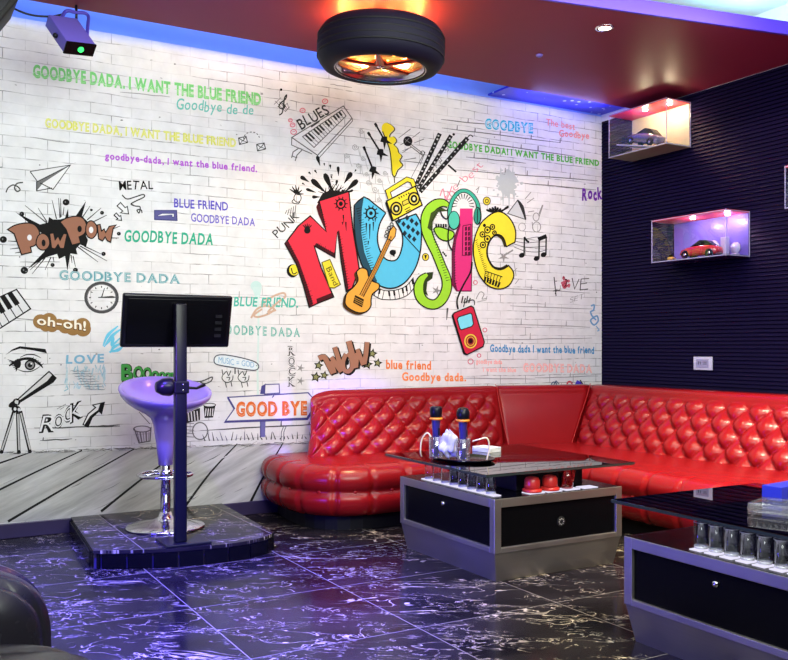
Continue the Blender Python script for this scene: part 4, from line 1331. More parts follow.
for P in ([(525, 199), (531, 192)], [(527, 203), (534, 198)], [(528, 212), (534, 211)], [(532, 222), (533, 230)], [(543, 205), (539, 217)]): a.stroke(P, .8, '#8a8a8a')
a.ring(522, 227, 3.5, 4, .7, '#9a9a9a'); a.ring(536, 217, 3, 4, .8, '#8c8c8c'); a.ring(536.5, 227, 4, 5, .8, '#8c8c8c'); a.stroke([(539, 214), (542.5, 205)], 1.3, '#8c8c8c')
a.done('gramophone_horn_sketch')
a = Art()
for k in range(4): a.stroke(sm([(514, 238 + k * 3), (525, 239 + k * 4), (537, 237 + k * 5), (546, 238 + k * 4)], 4), .6, '#555555')
for x, y, t in ((521.7, 255.3, 238), (536.5, 258.5, 238.5), (543.5, 254.7, 237)):
    a.ell(x, y, 3, 2.4, K, 1, -.4); a.stroke([(x + 2.3, y), (x + 2.6, t)], 1.5, K, 1)
a.stroke([(538, 239.5), (546.5, 236)], 4, K, 1); a.stroke(sm([(524, 237), (527, 241), (529, 242)], 4), 2, K, 1)
a.star(503.5, 257, 6, '#8f8f8f', 0, .6, .3); a.stroke([(505, 255), (513, 250)], 1.6, '#8f8f8f')
for P in ([(514, 262), (516, 276)], [(517, 268), (513, 272)], [(519, 279), (515, 284)]): a.stroke(P, .7, '#9a9a9a')
a.done('music_note_drawing', 'black music notes right of the yellow letter')

a = Art()
a.stroke([(554, 277), (556, 296)], 1, '#2c2c2c'); a.stroke([(553, 291), (560, 290)], 1, '#2c2c2c'); a.stroke([(555, 294), (557, 289)], .8, '#2c2c2c')
for k in range(26):
    t, q = r.uniform(0, 2 * PI), r.uniform(0, 4.2)
    a.ell(565.5 + q * math.cos(t), 282.5 + q * 1.4 * math.sin(t), r.uniform(.8, 1.8), r.uniform(.8, 2), r.choice(['#b04858', '#9a3848', '#c06070']), 0, n=8)
a.stroke(sm([(564, 279), (567, 280), (566, 284), (564.5, 287)], 4), .9, '#3a1018', 1)
a.stroke([(572, 278), (574.5, 289), (579, 279)], .9, '#2c2c2c'); a.stroke([(581, 279), (580, 290), (588, 289)], .9, '#2c2c2c'); a.stroke([(580, 284), (587, 283)], .8, '#2c2c2c'); a.stroke([(581, 279), (589, 278.5)], .8, '#2c2c2c')
a.text('SET', (570, 303), (584, 298), 5, 5, '#8a8a8a', bold=-.015, jit=.1)
a.done('love_word_drawing', 'thin black word LOVE with a red heart')
a = Art()
a.text('Rock', (582, 200), (602, 199), 11, 11, '#6b2aa0', bold=.05, jit=.1)
a.done('purple_brush_word', 'purple brush lettering at the right edge')
a = Art()
a.stroke(sm([(591, 306), (594, 305), (593.5, 310), (590.5, 312), (593, 317), (597, 316), (598, 321), (594, 325), (590.5, 321), (593, 318), (596, 320)], 5), 1.6, '#6f9fc8'); a.stroke(sm([(596, 326), (599, 330), (597, 331)], 3), 1.2, '#7faad0')
a.done('blue_swirl_drawing')
a = Art()
a.ring(554, 385, 2.6, 3, 1.2, '#4a5a78', n=12); a.stroke([(551, 389), (556, 381), (559, 384)], 1.1, '#4a5a78')
a.ring(569.5, 384.5, 2.5, 3, 1.6, '#c0485a', n=12); a.poly([(573, 388), (577, 380), (583, 383), (581, 389)], '#4a3cc0'); a.stroke([(580, 380), (585, 388)], 1.2, '#333333')
a.done('small_badge_drawing')
# ================================================================== STAGE PLATFORM, STOOL, SCREEN
pf = thing('stage_platform', 'low black marble platform with curved front under the bar stool', 'platform', (1.2, 4.3, 0))
arc = sm([(0.79, 3.95), (1.06, 3.83), (1.32, 3.79), (1.50, 3.83), (1.60, 3.91)], 8)
plan = [(0.845, 4.78)] + arc + [(1.645, 4.78)]
pp = [(x - 1.2, y - 4.3) for x, y in plan]
MB().prism(pp, 0.066, 0.08, MT['floor']).build('marble_top', pf)
inn = [(x * 0.985, y * 0.985 + 0.005) for x, y in pp]
MB().prism(inn, 0.0, 0.066, MT['base_dark']).build('riser', pf)
tl = MB()
L = [0]
for i in range(1, len(pp)):
    L.append(L[-1] + math.dist(pp[i], pp[i - 1]))
def on_plan(d):
    for i in range(1, len(pp)):
        if d <= L[i] or i == len(pp) - 1:
            t = (d - L[i - 1]) / (L[i] - L[i - 1])
            return Vector((pp[i - 1][0] + (pp[i][0] - pp[i - 1][0]) * t, pp[i - 1][1] + (pp[i][1] - pp[i - 1][1]) * t, 0))
d = 0.004
while d < L[-1] - 0.06:
    p0, p1 = on_plan(d), on_plan(d + 0.102)
    n = Vector((p1.y - p0.y, -(p1.x - p0.x), 0)).normalized() * -0.008
    tl.add([(p0.x, p0.y, .002), (p1.x, p1.y, .002), (p1.x, p1.y, .063), (p0.x, p0.y, .063), (p0.x - n.x, p0.y - n.y, .002), (p1.x - n.x, p1.y - n.y, .002), (p1.x - n.x, p1.y - n.y, .063), (p0.x - n.x, p0.y - n.y, .063)],
           [[0, 1, 2, 3], [5, 4, 7, 6], [4, 0, 3, 7], [1, 5, 6, 2], [3, 2, 6, 7]], MT['gloss_black'])
    d += 0.108
tl.build('edge_tiles', pf)

st = thing('bar_stool', 'lilac tulip-shaped bar stool with chrome foot, on the marble platform', 'stool', (1.195, 4.29, 0.08))
MB().lathe([(.0, .0), (.185, .0), (.188, .006), (.180, .012), (.12, .022), (.06, .036), (.034, .052), (.026, .075), (0, .075)], MT['chrome'], 48).build('base', st)
MB().lathe([(.024, .05), (.024, .42), (0, .42)], MT['chrome'], 24).build('pole', st)
fr = MB()
fr.tube([(.128 * math.cos(t * PI / 24), .128 * math.sin(t * PI / 24), .255) for t in range(48)], .0085, MT['chrome'], 10, closed=True)
for k in range(2):
    an = k * PI
    fr.tube([(.024 * math.cos(an), .024 * math.sin(an), .262), (.128 * math.cos(an), .128 * math.sin(an), .255)], .007, MT['chrome'], 8)
fr.lathe([(.026, .235), (.034, .24), (.034, .275), (.026, .28)], MT['chrome'], 20)
fr.build('foot_ring', st)
sd = MB()
sd.lathe([(.028, .30), (.034, .302), (.044, .40), (.053, .46), (.059, .500), (.070, .528), (.098, .552), (.142, .578), (.187, .614), (.212, .648), (.220, .672), (.218, .681), (.208, .683), (.196, .666), (.165, .630), (.12, .604), (.06, .588), (0, .585)], MT['seat_plastic'], 64)
for i, v in enumerate(sd.v):
    x, y, zz = v
    if zz > .52:
        k = (zz - .52) / .16
        sd.v[i] = (x, y, zz + k * (.052 * y / .2 - .016))
sd.build('seat', st)

kx, ky = 1.147, 3.885
ks = thing('screen_stand', 'black screen on a square post, seen from behind, in front of the bar stool', 'screen', (kx, ky, 0.08))
MB().box(-.075, .125, -.06, .13, 0, .012, MT['blackmetal'], .003).build('base_plate', ks)
MB().box(-.026, .026, -.02, .02, .012, 1.06, MT['blackmetal'], .006, 3).build('post', ks)
tilt = Matrix.Translation((.005, .055, .985)) @ Matrix.Rotation(math.radians(14), 4, 'X')
sc_ = MB().box(-.246, .246, -.008, .020, -.120, .120, MT['screen'], .010, 4, M=tilt).build('screen', ks)
b2 = MB()
b2.box(-.226, .226, -.0105, -.006, -.102, .102, MT['gloss_black'], .004, 3, M=tilt)
for k in range(4):
    b2.box(.17, .20, -.0125, -.010, -.07 + k * .03, -.056 + k * .03, MT['matte_black'], M=tilt)
b2.build('back_cover', sc_)
br = MB()
br.box(-.02, .02, -.012, .055, .95, 1.0, MT['blackmetal'], .004)
br.build('screen_bracket', ks)
cl = MB()
cl.box(-.034, .034, -.028, .028, .665, .72, MT['blackmetal'], .006)
cl.lathe([(0, 0), (.028, 0), (.03, .008), (.027, .03), (.016, .05), (0, .05)], MT['blackmetal'], 12, M=Matrix.Translation((-.034, 0.01, .695)) @ Matrix.Rotation(-PI / 2, 4, 'Y') @ Matrix.Scale(1.4, 4))
cl.tube([(.03, 0, .69), (.08, .02, .685), (.12, .03, .70)], [.006, .006, .009], MT['blackmetal'], 8)
for k in range(2): cl.ball((.005, -.029, .68 + k * .026), .004, MT['chrome'], seg=8)
cl.build('clamp', ks)

# ================================================================== CORNER SOFA
sofa = thing('corner_sofa', 'red tufted leather corner sofa running along both walls', 'sofa', (0, 0, 0))
PIT = 0.147
def tuft(x, zz):
    """diamond quilting: height of the leather and where its buttons sit"""
    A = x / PIT + zz / PIT; B = x / PIT - zz / PIT
    return (abs(math.sin(PI * A)) * abs(math.sin(PI * B))) ** 0.42
def back_section(name, b0, b1, t0, t1, r0, r1, tufted, e0, e1, fade=(0, 0)):
    b0, b1, t0, t1, r0, r1 = [Vector(p) for p in (b0, b1, t0, t1, r0, r1)]
    LEN = (t1 - t0).length
    nrm = Vector((0, 0))
    dd = (t1 - t0).normalized()
    nrm = Vector((dd.y, -dd.x))
    zb, zt, rr = 0.29, 0.697, 0.05
    z0row = 0.395
    def amp(x):
        k = 1.0
        if fade[0]: k *= min(1, max(0, (x - fade[0] * .4) / fade[0]))
        if fade[1]: k *= min(1, max(0, (LEN - x - fade[1] * .4) / fade[1]))
        return k
    def surf(u, v):
        x = u * LEN
        b, t, q = b0.lerp(b1, u), t0.lerp(t1, u), r0.lerp(r1, u)
        if v <= .68:
            sfr = v / .68
            p = b.lerp(t, sfr)
            zz = zb + (zt - rr - zb) * sfr
            puff = 0
            zrel = zz - z0row
            if tufted:
                lim = min(1, sfr / .10) * min(1, (1 - sfr) / .06 + .15)
                puff = (tuft(x, zrel) * .050 - .020) * lim * amp(x)
            puff += .014 * math.sin(PI * sfr)
            p = p + nrm * puff
        elif v <= .84:
            an = (v - .68) / .16 * PI / 2
            p = t - nrm * rr + nrm * (rr * math.cos(an))
            zz = zt - rr + rr * math.sin(an)
        elif v <= .95:
            k = (v - .84) / .11
            p = (t - nrm * rr).lerp(q, k)
            zz = zt - .006 * k
        else:
            k = (v - .95) / .05
            p = q
            zz = zt - .006 - k * (zt - zb)
        # rounded ends
        ks = 1.0
        for dist, e in ((x, e0), (LEN - x, e1)):
            if e and dist < e:
                ks = min(ks, math.sqrt(max(0, 1 - (1 - dist / e) ** 2)))
        if ks < 1:
            mid = q + nrm * 0.10
            p = mid + (p - mid) * (.02 + .98 * ks)
            drop = .17 if (e0 and x < e0 and e0 > .1) else .03
            zz = zb + (zz - zb) * (1 - drop * (1 - ks))
        return (p.x, p.y, zz)
    nu = max(20, int(LEN / .0115))
    m = MB().grid(surf, nu, 60, MT['red'])
    o = m.build(name, sofa, fix=False)
    bmx = bmesh.new(); bmx.from_mesh(o.data)
    for f in bmx.faces: f.normal_flip()
    bmx.to_mesh(o.data); bmx.free()
    if tufted:
        bt = None
        n = int(LEN / PIT * 2) + 2
        for i in range(-1, n):
            for j in range(-1, 4):
                if (i + j) % 2: continue
                x, zz = i * PIT / 2, z0row + j * PIT / 2
                if x < .07 or x > LEN - .04 or zz < .36 or zz > .615 or amp(x) < .5: continue
                v = (zz - zb) / (zt - rr - zb) * .68
                P = Vector(surf(x / LEN, v))
                if bt is None:
                    bt = MB().ball((0, 0, 0), .0095, MT['red_button'], seg=12, sc=(1, .55, 1)).build('button', o)
                    nb = bt
                else:
                    nb = bt.copy(); COL.objects.link(nb); nb.parent = o
                nb.location = (P.x + nrm.x * .003, P.y + nrm.y * .003, P.z)
                nb.rotation_euler = (0, 0, math.atan2(nrm.y, nrm.x) + PI / 2)
    return o
back_section('backrest', (1.95, 4.53), (3.42, 4.53), (2.12, 4.66), (3.455, 4.68), (2.14, 4.775), (3.50, 4.775), True, .20, .02, (0, .05))
back_section('corner_backrest', (3.425, 4.53), (3.835, 4.40), (3.46, 4.68), (4.05, 4.475), (3.51, 4.775), (4.27, 4.72), False, .015, .015)
back_section('backrest', (3.84, 4.39), (3.82, 0.9), (4.055, 4.465), (4.05, 0.9), (4.28, 4.66), (4.30, 0.9), True, .03, .02, (.05, 0))
pb = MB()
pb.tube(sm([(3.425, 4.512, .33), (3.44, 4.60, .50), (3.452, 4.655, .62), (3.463, 4.685, .684), (3.49, 4.74, .702)], 5), .003, MT['red_button'], 8)
pb.tube(sm([(3.83, 4.385, .33), (3.94, 4.425, .50), (4.02, 4.455, .62), (4.056, 4.468, .684), (4.12, 4.53, .702)], 5), .003, MT['red_button'], 8)
pb.build('seam_piping', sofa)

# seat: one continuous cushion, swept along its front edge; the left end is rounded
path = [(3.215, 0.9 + k * .045) for k in range(67)]
path = [p for p in path if p[1] < 3.84]
cx, cy, rd = 3.115, 3.92, .10
path += [(cx + rd * math.cos(t), cy + rd * math.sin(t)) for t in [k * PI / 2 / 8 for k in range(1, 9)]]
xx = 3.08
while xx > 2.23:
    path.append((xx, 4.02)); xx -= .045
R0 = .37
cx, cy = 2.21, 4.39
path += [(cx - R0 * math.sin(t), cy - R0 * math.cos(t)) for t in [k * PI / 2 / 14 for k in range(0, 15)]]
path += [(1.84, 4.45), (1.84, 4.52), (1.845, 4.60), (1.855, 4.68), (1.87, 4.76)]
prof = [(-.14, .337), (-.09, .336), (-.05, .330), (-.02, .313), (-.004, .288), (.002, .262), (-.002, .236), (-.012, .217), (-.022, .207), (-.012, .197), (-.001, .178), (.002, .155), (-.004, .128), (-.018, .102), (-.04, .084), (-.07, .074), (-.10, .072)]
PV = [Vector(p) for p in path]
arc_len = [0]
for i in range(1, len(PV)): arc_len.append(arc_len[-1] + (PV[i] - PV[i - 1]).length)
# re-sample
NS = 330
def path_at(d):
    for i in range(1, len(PV)):
        if d <= arc_len[i] or i == len(PV) - 1:
            t = (d - arc_len[i - 1]) / (arc_len[i] - arc_len[i - 1])
            return PV[i - 1].lerp(PV[i], t), i
pts = [path_at(arc_len[-1] * k / NS)[0] for k in range(NS + 1)]
nor = []
for k in range(NS + 1):
    a_, b_ = pts[max(0, k - 2)], pts[min(NS, k + 2)]
    t = (b_ - a_).normalized()
    nor.append(Vector((-t.y, t.x)))
mb = MB()
def seat_fn(u, v):
    k = min(NS, int(round(u * NS)))
    j = min(len(prof) - 1, int(round(v * (len(prof) - 1))))
    o_, zz = prof[j]
    d_ = arc_len[-1] * k / NS
    per = .205
    ph = abs(((d_ / per) % 1) - .5) * 2          # 1 at a seam
    seam = max(0, (ph - .80) / .20) ** 1.6
    w_ = .024 if 3 <= j <= 14 else (.010 if j == 2 else 0)
    o_ -= seam * w_
    zz -= seam * (.009 if j in (1, 2, 3) else (.001 if j == 0 else 0))
    p = pts[k] + nor[k] * o_
    return (p.x, p.y, zz)
mb.grid(seat_fn, NS, len(prof) - 1, MT['red'])
ring = [seat_fn(k / NS, 0) for k in range(NS + 1)]
rear = [(1.91, 4.775, .337), (4.2, 4.775, .337), (4.2, .9, .337)]
loop = ring + rear
tri = tessellate_polygon([[Vector((p[0], p[1], 0)) for p in loop]])
mb.add(loop, [list(t) for t in tri], MT['red'], False)
seat = mb.build('seat', sofa)
# dimples along the lower crease of the cushion
k = 0
bt = None
d_ = .10
while d_ < arc_len[-1] - .03:
    q = int(d_ / arc_len[-1] * NS)
    p = pts[q] + nor[q] * -.018
    if bt is None:
        bt = MB().ball((0, 0, 0), .009, MT['red_button'], seg=10, sc=(1, .6, 1)).build('button', seat)
        nb = bt
    else:
        nb = bt.copy(); COL.objects.link(nb); nb.parent = seat
    nb.location = (p.x, p.y, .207)
    nb.rotation_euler = (0, 0, math.atan2(nor[q].y, nor[q].x) + PI / 2)
    d_ += .205
basep = [tuple(pts[k] + nor[k] * -.10) for k in range(0, NS + 1, 6)] + [(1.97, 4.76), (4.2, 4.76), (4.2, .9)]
MB().prism(basep, 0, .074, MT['matte_black']).build('base', sofa)

# ================================================================== BLACK SOFA at the lower left
bs = thing('black_sofa', 'black leather sofa partly in frame at lower left', 'sofa', (0, 0, 0))
def cushion(name, x0, x1, y0, y1, z0, z1, seams=0, bulge=.02, e=3.2, axis=1):
    """a padded block with rounded edges"""
    def fn(u, v):
        th = (u - .5) * 2 * PI
        ph = (v - .5) * PI
        def sp(c): return math.copysign(abs(c) ** (2 / e), c)
        x = sp(math.cos(ph)) * sp(math.cos(th))
        y = sp(math.cos(ph)) * sp(math.sin(th))
        zz = sp(math.sin(ph))
        k = 1.0
        if seams:
            q = (y if axis else x)
            ph_ = abs((((q + 1) / 2 * seams) % 1) - .5) * 2
            k -= bulge * max(0, (ph_ - .55) / .45) ** 1.6
        return ((x0 + x1) / 2 + (x1 - x0) / 2 * x * (k if axis else 1), (y0 + y1) / 2 + (y1 - y0) / 2 * y * (1 if axis else k), (z0 + z1) / 2 + (z1 - z0) / 2 * zz * k)
    return MB().grid(fn, 96, 40, MT['black_leather']).build(name, bs)
cushion('seat', -.52, .405, .75, 2.02, .10, .395, 7, .10, 4.0)
cushion('armrest', -.58, .33, 1.965, 2.30, .05, .50, 4, .11, 3.4)
cushion('backrest', -.61, -.40, .70, 2.25, .2, .80, 6, .08, 3.6)
MB().box(-.54, .22, .75, 2.2, 0, .12, MT['matte_black'], .01).build('base', bs)

# ================================================================== COFFEE TABLES
def coffee_table(label, ox, oy, emblem, rect):
    """body .69 x .75 m, smoked glass top on a black core; origin at the body's near left corner"""
    t = thing('coffee_table', label, 'table', (ox, oy, 0), 'glass-topped coffee tables')
    BX, BY = .69, .75
    ZB, ZT_ = .118, .338
    # black carcass with inset panels, steel frame round every side
    MB().box(.012, BX - .012, .012, BY - .012, ZB, ZT_ - .006, MT['gloss_black']).build('carcass', t)
    f = MB()
    fw, fh = .034, .036
    for sx in (0, BX - fw):
        for sy in (0, BY - fw):
            f.box(sx, sx + fw, sy, sy + fw, ZB, ZT_, MT['steel'], .002)
    for zz in (ZB, ZT_ - fh):
        for sy in (0, BY - .02):
            f.box(fw, BX - fw, sy, sy + .02, zz, zz + fh * (.62 if zz == ZB else 1), MT['steel'], .002)
        for sx in (0, BX - .02):
            f.box(sx, sx + .02, fw, BY - fw, zz, zz + fh * (.62 if zz == ZB else 1), MT['steel'], .002)
    f.build('steel_frame', t)
    # plinth tapers inwards towards the floor
    p = MB()
    i0, i1 = .004, .026
    vs = [(i1, i1, 0), (BX - i1, i1, 0), (BX - i1, BY - i1, 0), (i1, BY - i1, 0), (i0, i0, ZB), (BX - i0, i0, ZB), (BX - i0, BY - i0, ZB), (i0, BY - i0, ZB)]
    p.add(vs, [[0, 1, 5, 4], [1, 2, 6, 5], [2, 3, 7, 6], [3, 0, 4, 7], [0, 3, 2, 1]], MT['steel'])
    p.build('plinth', t)
    MB().box(.004, BX - .004, .004, BY - .004, ZT_ - .006, ZT_ + .001, MT['gloss_black']).build('shelf', t)
    MB().box(.20, .57, .12, BY - .12, ZT_ + .001, .432, MT['matte_black'], .004).build('core', t)
    x0, x1, y0, y1 = rect
    gl = MB().box(x0, x1, y0, y1, .432, .444, MT['tabletop'], .003).build('glass_top', t)
    ed = MB()
    ed.box(x0 - .0008, x0, y0, y1, .4335, .4425, MT['glass_edge']); ed.box(x1, x1 + .0008, y0, y1, .4335, .4425, MT['glass_edge'])
    ed.box(x0, x1, y0 - .0008, y0, .4335, .4425, MT['glass_edge']); ed.box(x0, x1, y1, y1 + .0008, .4335, .4425, MT['glass_edge'])
    ed.build('polished_edge', gl)
    lk = MB().lathe([(0, 0), (.010, 0), (.0105, .004), (.008, .010), (.003, .011), (0, .009)], MT['chrome'], 20, M=Matrix.Translation((.012, .39, ZT_ - .074)) @ Matrix.Rotation(-PI / 2, 4, 'Y'))
    lk.build('lock', t)
    if emblem:
        e_ = MB()
        e_.lathe([(0, .003), (.020, .003), (.022, .0015), (.022, 0)], MT['matte_black'], 28, M=Matrix.Translation((.355, .012, .214)) @ Matrix.Rotation(PI / 2, 4, 'X'))
        for k in range(8):
            e_.lathe([(0, .0045), (.003, .004), (.003, 0)], MT['steel'], 8, M=Matrix.Translation((.355 + .012 * math.cos(k * PI / 4), .012, .214 + .012 * math.sin(k * PI / 4))) @ Matrix.Rotation(PI / 2, 4, 'X'))
        e_.build('round_vent', t)
    return t
T1 = (2.135, 2.905)
T2 = (2.092, 1.392)
t1 = coffee_table('glass-topped black and steel coffee table with red cups and microphones, in the room corner', *T1, True, (-.058, .745, -.022, .79))
t2 = coffee_table('glass-topped black and steel coffee table with crystal ashtray, at the right edge', *T2, False, (.018, .745, -.05, .828))
ZS = .339            # shelf level
ZG = .444            # top of the glass

# light pads set into the shelves
MB().box(.030, .072, .05, .61, ZS, ZS + .005, MT['led'], .002).build('light_strip', t1)
for k, x in enumerate((.235, .330, .430, .530)):
    MB().box(x - .040, x + .040, .020, .075, ZS, ZS + .004, MT['led'], .001).build('light_pad', t1)
TUM_Y2 = [.483, .428, .372, .316, .260, .204, .148, .092]
for y in TUM_Y2:
    MB().box(.026, .078, y - .021, y + .021, ZS, ZS + .004, MT['led'], .001).build('light_pad', t2)

def tumbler():
    o = MB()
    o.lathe([(0, 0), (.0195, 0), (.0205, .004), (.0225, .078), (.0214, .0785), (.0190, .013), (0, .011)], MT['glass'], 28)
    o.lathe([(.0213, .0775), (.0226, .0775), (.0226, .0792), (.0213, .0792)], MT['rimglass'], 28, closed=True)  # milky rings: bright glints of rim and base put into the material
    o.lathe([(.0150, .001), (.0206, .001), (.0210, .008), (.0150, .006)], MT['rimglass'], 28, closed=True)
    return o.build('tumbler')
proto = tumbler()
tag(proto, 'clear glass at the far end of the lit row on the shelf of the corner coffee table', 'glass', 'tumblers under the corner table')
ords = ['farthest', 'second from far end', 'third from far end', 'fourth from far end', 'fifth from far end', 'sixth from far end', 'seventh from far end', 'eighth, nearest']
ys1 = [.570, .502, .434, .366, .298, .230, .162, .094]
for k, y in enumerate(ys1):
    o = proto if k == 0 else proto.copy()
    if k: COL.objects.link(o)
    o.location = (T1[0] + .050, T1[1] + y, ZS + .006)
    o['label'] = 'clear tumbler, %s in the lit row under the corner coffee table glass' % ords[k]
    o['category'] = 'glass'; o['group'] = 'tumblers under the corner table'
for k, y in enumerate(TUM_Y2):
    o = proto.copy(); COL.objects.link(o)
    o.location = (T2[0] + .055, T2[1] + y, ZS + .006)
    o['label'] = 'clear tumbler on a glowing pad, %s in the row of the right-hand table' % (['leftmost', 'second from left', 'third from left', 'fourth from left', 'fifth from left', 'sixth from left', 'seventh from left', 'eighth from left'][k])
    o['category'] = 'glass'; o['group'] = 'tumblers under the right-hand table'

# red dice cups, upside down, and an upright red beaker
def dice_cup(label, x, y):
    t = thing('dice_cup', label, 'cup', (x, y, ZS + .0045), 'upturned red dice cups')
    MB().lathe([(.034, .012), (.033, .030), (.032, .050), (.026, .060), (.012, .064), (0, .0645)], MT['redplastic'], 28).build('dome', t)
    MB().lathe([(.030, 0), (.0405, 0), (.042, .004), (.041, .011), (.034, .016), (.0335, .012)], MT['redplastic'], 28, closed=True).build('brim', t)
    return t
dice_cup('left upturned red dice cup on the shelf of the corner table', T1[0] + .235, T1[1] + .055)
dice_cup('upturned red dice cup between its twin and the red beaker', T1[0] + .330, T1[1] + .055)
o = MB().lathe([(0, .001), (.026, 0), (.0275, .003), (.038, .082), (.0368, .0825), (.0262, .006), (0, .006)], MT['redclear'], 28).build('red_beaker')
o.location = (T1[0] + .425, T1[1] + .058, ZS + .0045)
tag(o, 'translucent red beaker standing upright beside the dice cups', 'cup')

# ------------------------------------------------------------------ on the corner table
def at_glass(px, py):
    """point on the table glass below a pixel"""
    tt = (EYE - ZG) * FPX / (py - 346); dd = (px - 394) / FPX
    return ((SA + CA * dd) * tt, (CA - SA * dd) * tt)
tx, ty = T1[0] + .13, T1[1] + .42
tr = MB()
tr.lathe([(0, 0), (.150, 0), (.168, .008), (.170, .013), (.163, .013), (.148, .006), (0, .006)], MT['gloss_black'], 48, M=Matrix.Scale(.72, 4, (1, 0, 0)))
o = tr.build('serving_tray'); o.location = (tx, ty, ZG + .0005); o.rotation_euler = (0, 0, .12)
tag(o, 'oval black tray under the microphones on the corner table', 'tray')
ZTY = ZG + .0068
def holder(label, x, y):
    o = MB().lathe([(0, 0), (.030, 0), (.031, .004), (.033, .098), (.0315, .099), (.029, .010), (0, .008)], MT['crystal'], 24).build('microphone_glass')
    o.location = (x, y, ZTY)
    return tag(o, label, 'glass', 'glasses holding the microphones')
mx1, my1 = at_glass(436, 460); mx2, my2 = at_glass(463, 463)
holder('clear glass holding the left microphone', mx1, my1)
holder('clear glass holding the right microphone', mx2, my2)
def microphone(label, x, y, lean, square):
    t = thing('microphone', label, 'microphone', (x, y, ZTY + .010), 'microphones in glasses')
    t.rotation_euler = lean
    t.scale = (1.05, 1.05, 1.06)
    MB().lathe([(0, 0), (.011, 0), (.012, .01), (.0125, .05), (.016, .12), (.0185, .150), (.0185, .156), (0, .156)], MT['handle'], 24).build('handle', t)
    MB().lathe([(.018, .153), (.028, .155), (.0285, .162), (.018, .165)], MT['orange'], 24).build('orange_ring', t)
    hd = MB()
    if square: hd.lathe([(.020, .163), (.0245, .168), (.0265, .185), (.0265, .203), (.022, .210), (0, .211)], MT['blackmetal'], 24)
    else: hd.lathe([(.020, .163), (.0255, .168), (.028, .182), (.0265, .197), (.019, .209), (.008, .213), (0, .2135)], MT['blackmetal'], 24)
    hd.build('head', t)
    MB().box(-.004, .004, -.0195, -.014, .09, .12, MT['matte_black'], .001).build('switch', t)
    return t
microphone('left microphone with orange ring, standing in a glass on the corner table', mx1, my1, (0, 0, .3), True)
microphone('right microphone with orange ring and rounder head, standing in a glass on the corner table', mx2, my2, (0, 0, .9), False)
# crumpled plastic wrap between them
def wrapfn(u, v):
    th, ph = u * 2 * PI, (v - .5) * PI
    rr = .040 * (1 + .20 * math.sin(3 * th + 2 * ph) + .16 * math.sin(5 * ph + th) + .10 * math.sin(7 * th - 4 * ph))
    return (rr * math.cos(ph) * math.cos(th) * .95, rr * math.cos(ph) * math.sin(th) * .8, .066 + rr * 1.25 * math.sin(ph))
o = MB().grid(wrapfn, 40, 24, MT['wrap']).build('plastic_bag')
wx, wy = at_glass(449, 461)
o.location = (wx + .012, wy + .015, ZTY - .002)
tag(o, 'crumpled white plastic bag between the two microphones', 'bag')
for nm, lab, dx, P in (('cable', 'cream cable looping left of the left microphone', mx1, [(-.036, -.016, .098), (-.050, -.005, .115), (-.062, .020, .085), (-.060, .035, .03), (-.045, .05, .004)]),
                       ('cable', 'cream cable looping right of the right microphone', mx2, [(.036, -.020, .085), (.050, -.045, .095), (.085, -.060, .10), (.100, -.055, .06), (.095, -.045, .004)])):
    bx_, by_ = (mx1, my1) if dx == mx1 else (mx2, my2)
    o = MB().tube(sm(P, 8), .0034, MT['cream_cable'], 8).build(nm)
    o.location = (bx_, by_, ZTY + .002)
    tag(o, lab, 'cable', 'cream cables on the tray')
px_, py_ = at_glass(487, 452)
o = MB()
for k in range(4):
    o.box(-.042, .042, -.055, .055, k * .006, k * .006 + .005, MT['paper'], .001, M=Matrix.Rotation(.05 * (k % 3 - 1), 4, 'Z'))
o = o.build('paper_stack'); o.location = (px_ + .012, py_ + .02, ZG + .0008); o.rotation_euler = (0, 0, .25)
tag(o, 'small stack of white paper napkins beside the tray', 'paper')

# ------------------------------------------------------------------ on the right-hand table
ax, ay = at_glass(778, 514)
at_ = thing('ashtray', 'square cut crystal ashtray on the right-hand table', 'ashtray', (ax, ay, ZG + .0008))
at_.rotation_euler = (0, 0, .35)
m = MB()
n = 4
m.box(-.068, .068, -.068, .068, 0, .010, MT['crystal'], .003)
for s in (-1, 1):
    m.box(-.068, .068, s * .060 - .008, s * .060 + .008, .010, .036, MT['crystal'], .003)
    m.box(s * .060 - .008, s * .060 + .008, -.052, .052, .010, .036, MT['crystal'], .003)
m.build('bowl', at_)
fc = MB()
for s in (-1, 1):
    for k in range(7):
        q = -.054 + k * .018
        fc.add([(q - .008, s * .0682, .004), (q + .008, s * .0682, .004), (q, s * .0735, .018), (q - .008, s * .0682, .033), (q + .008, s * .0682, .033)], [[0, 1, 2], [1, 4, 2], [4, 3, 2], [3, 0, 2]], MT['crystal'])
        fc.add([(s * .0682, q - .008, .004), (s * .0682, q + .008, .004), (s * .0735, q, .018), (s * .0682, q - .008, .033), (s * .0682, q + .008, .033)], [[0, 1, 2], [1, 4, 2], [4, 3, 2], [3, 0, 2]], MT['crystal'])
fc.build('cut_facets', at_)
bx_, by_ = at_glass(790, 500)
bb = thing('tissue_box', 'blue cardboard box behind the crystal ashtray', 'box', (bx_ + .03, by_ + .03, ZG + .0008), rz=.12)
MB().box(-.10, .10, -.035, .035, 0, .048, MT['bluebox'], .002).build('carton', bb)
m = MB()
m.box(-.062, -.030, -.0358, -.0350, .012, .036, MT['bluelabel'])
m.box(-.056, -.052, -.0363, -.0358, .018, .030, MT['white_plastic']); m.box(-.044, -.036, -.0363, -.0358, .022, .026, MT['white_plastic'])
m.build('printed_label', bb)
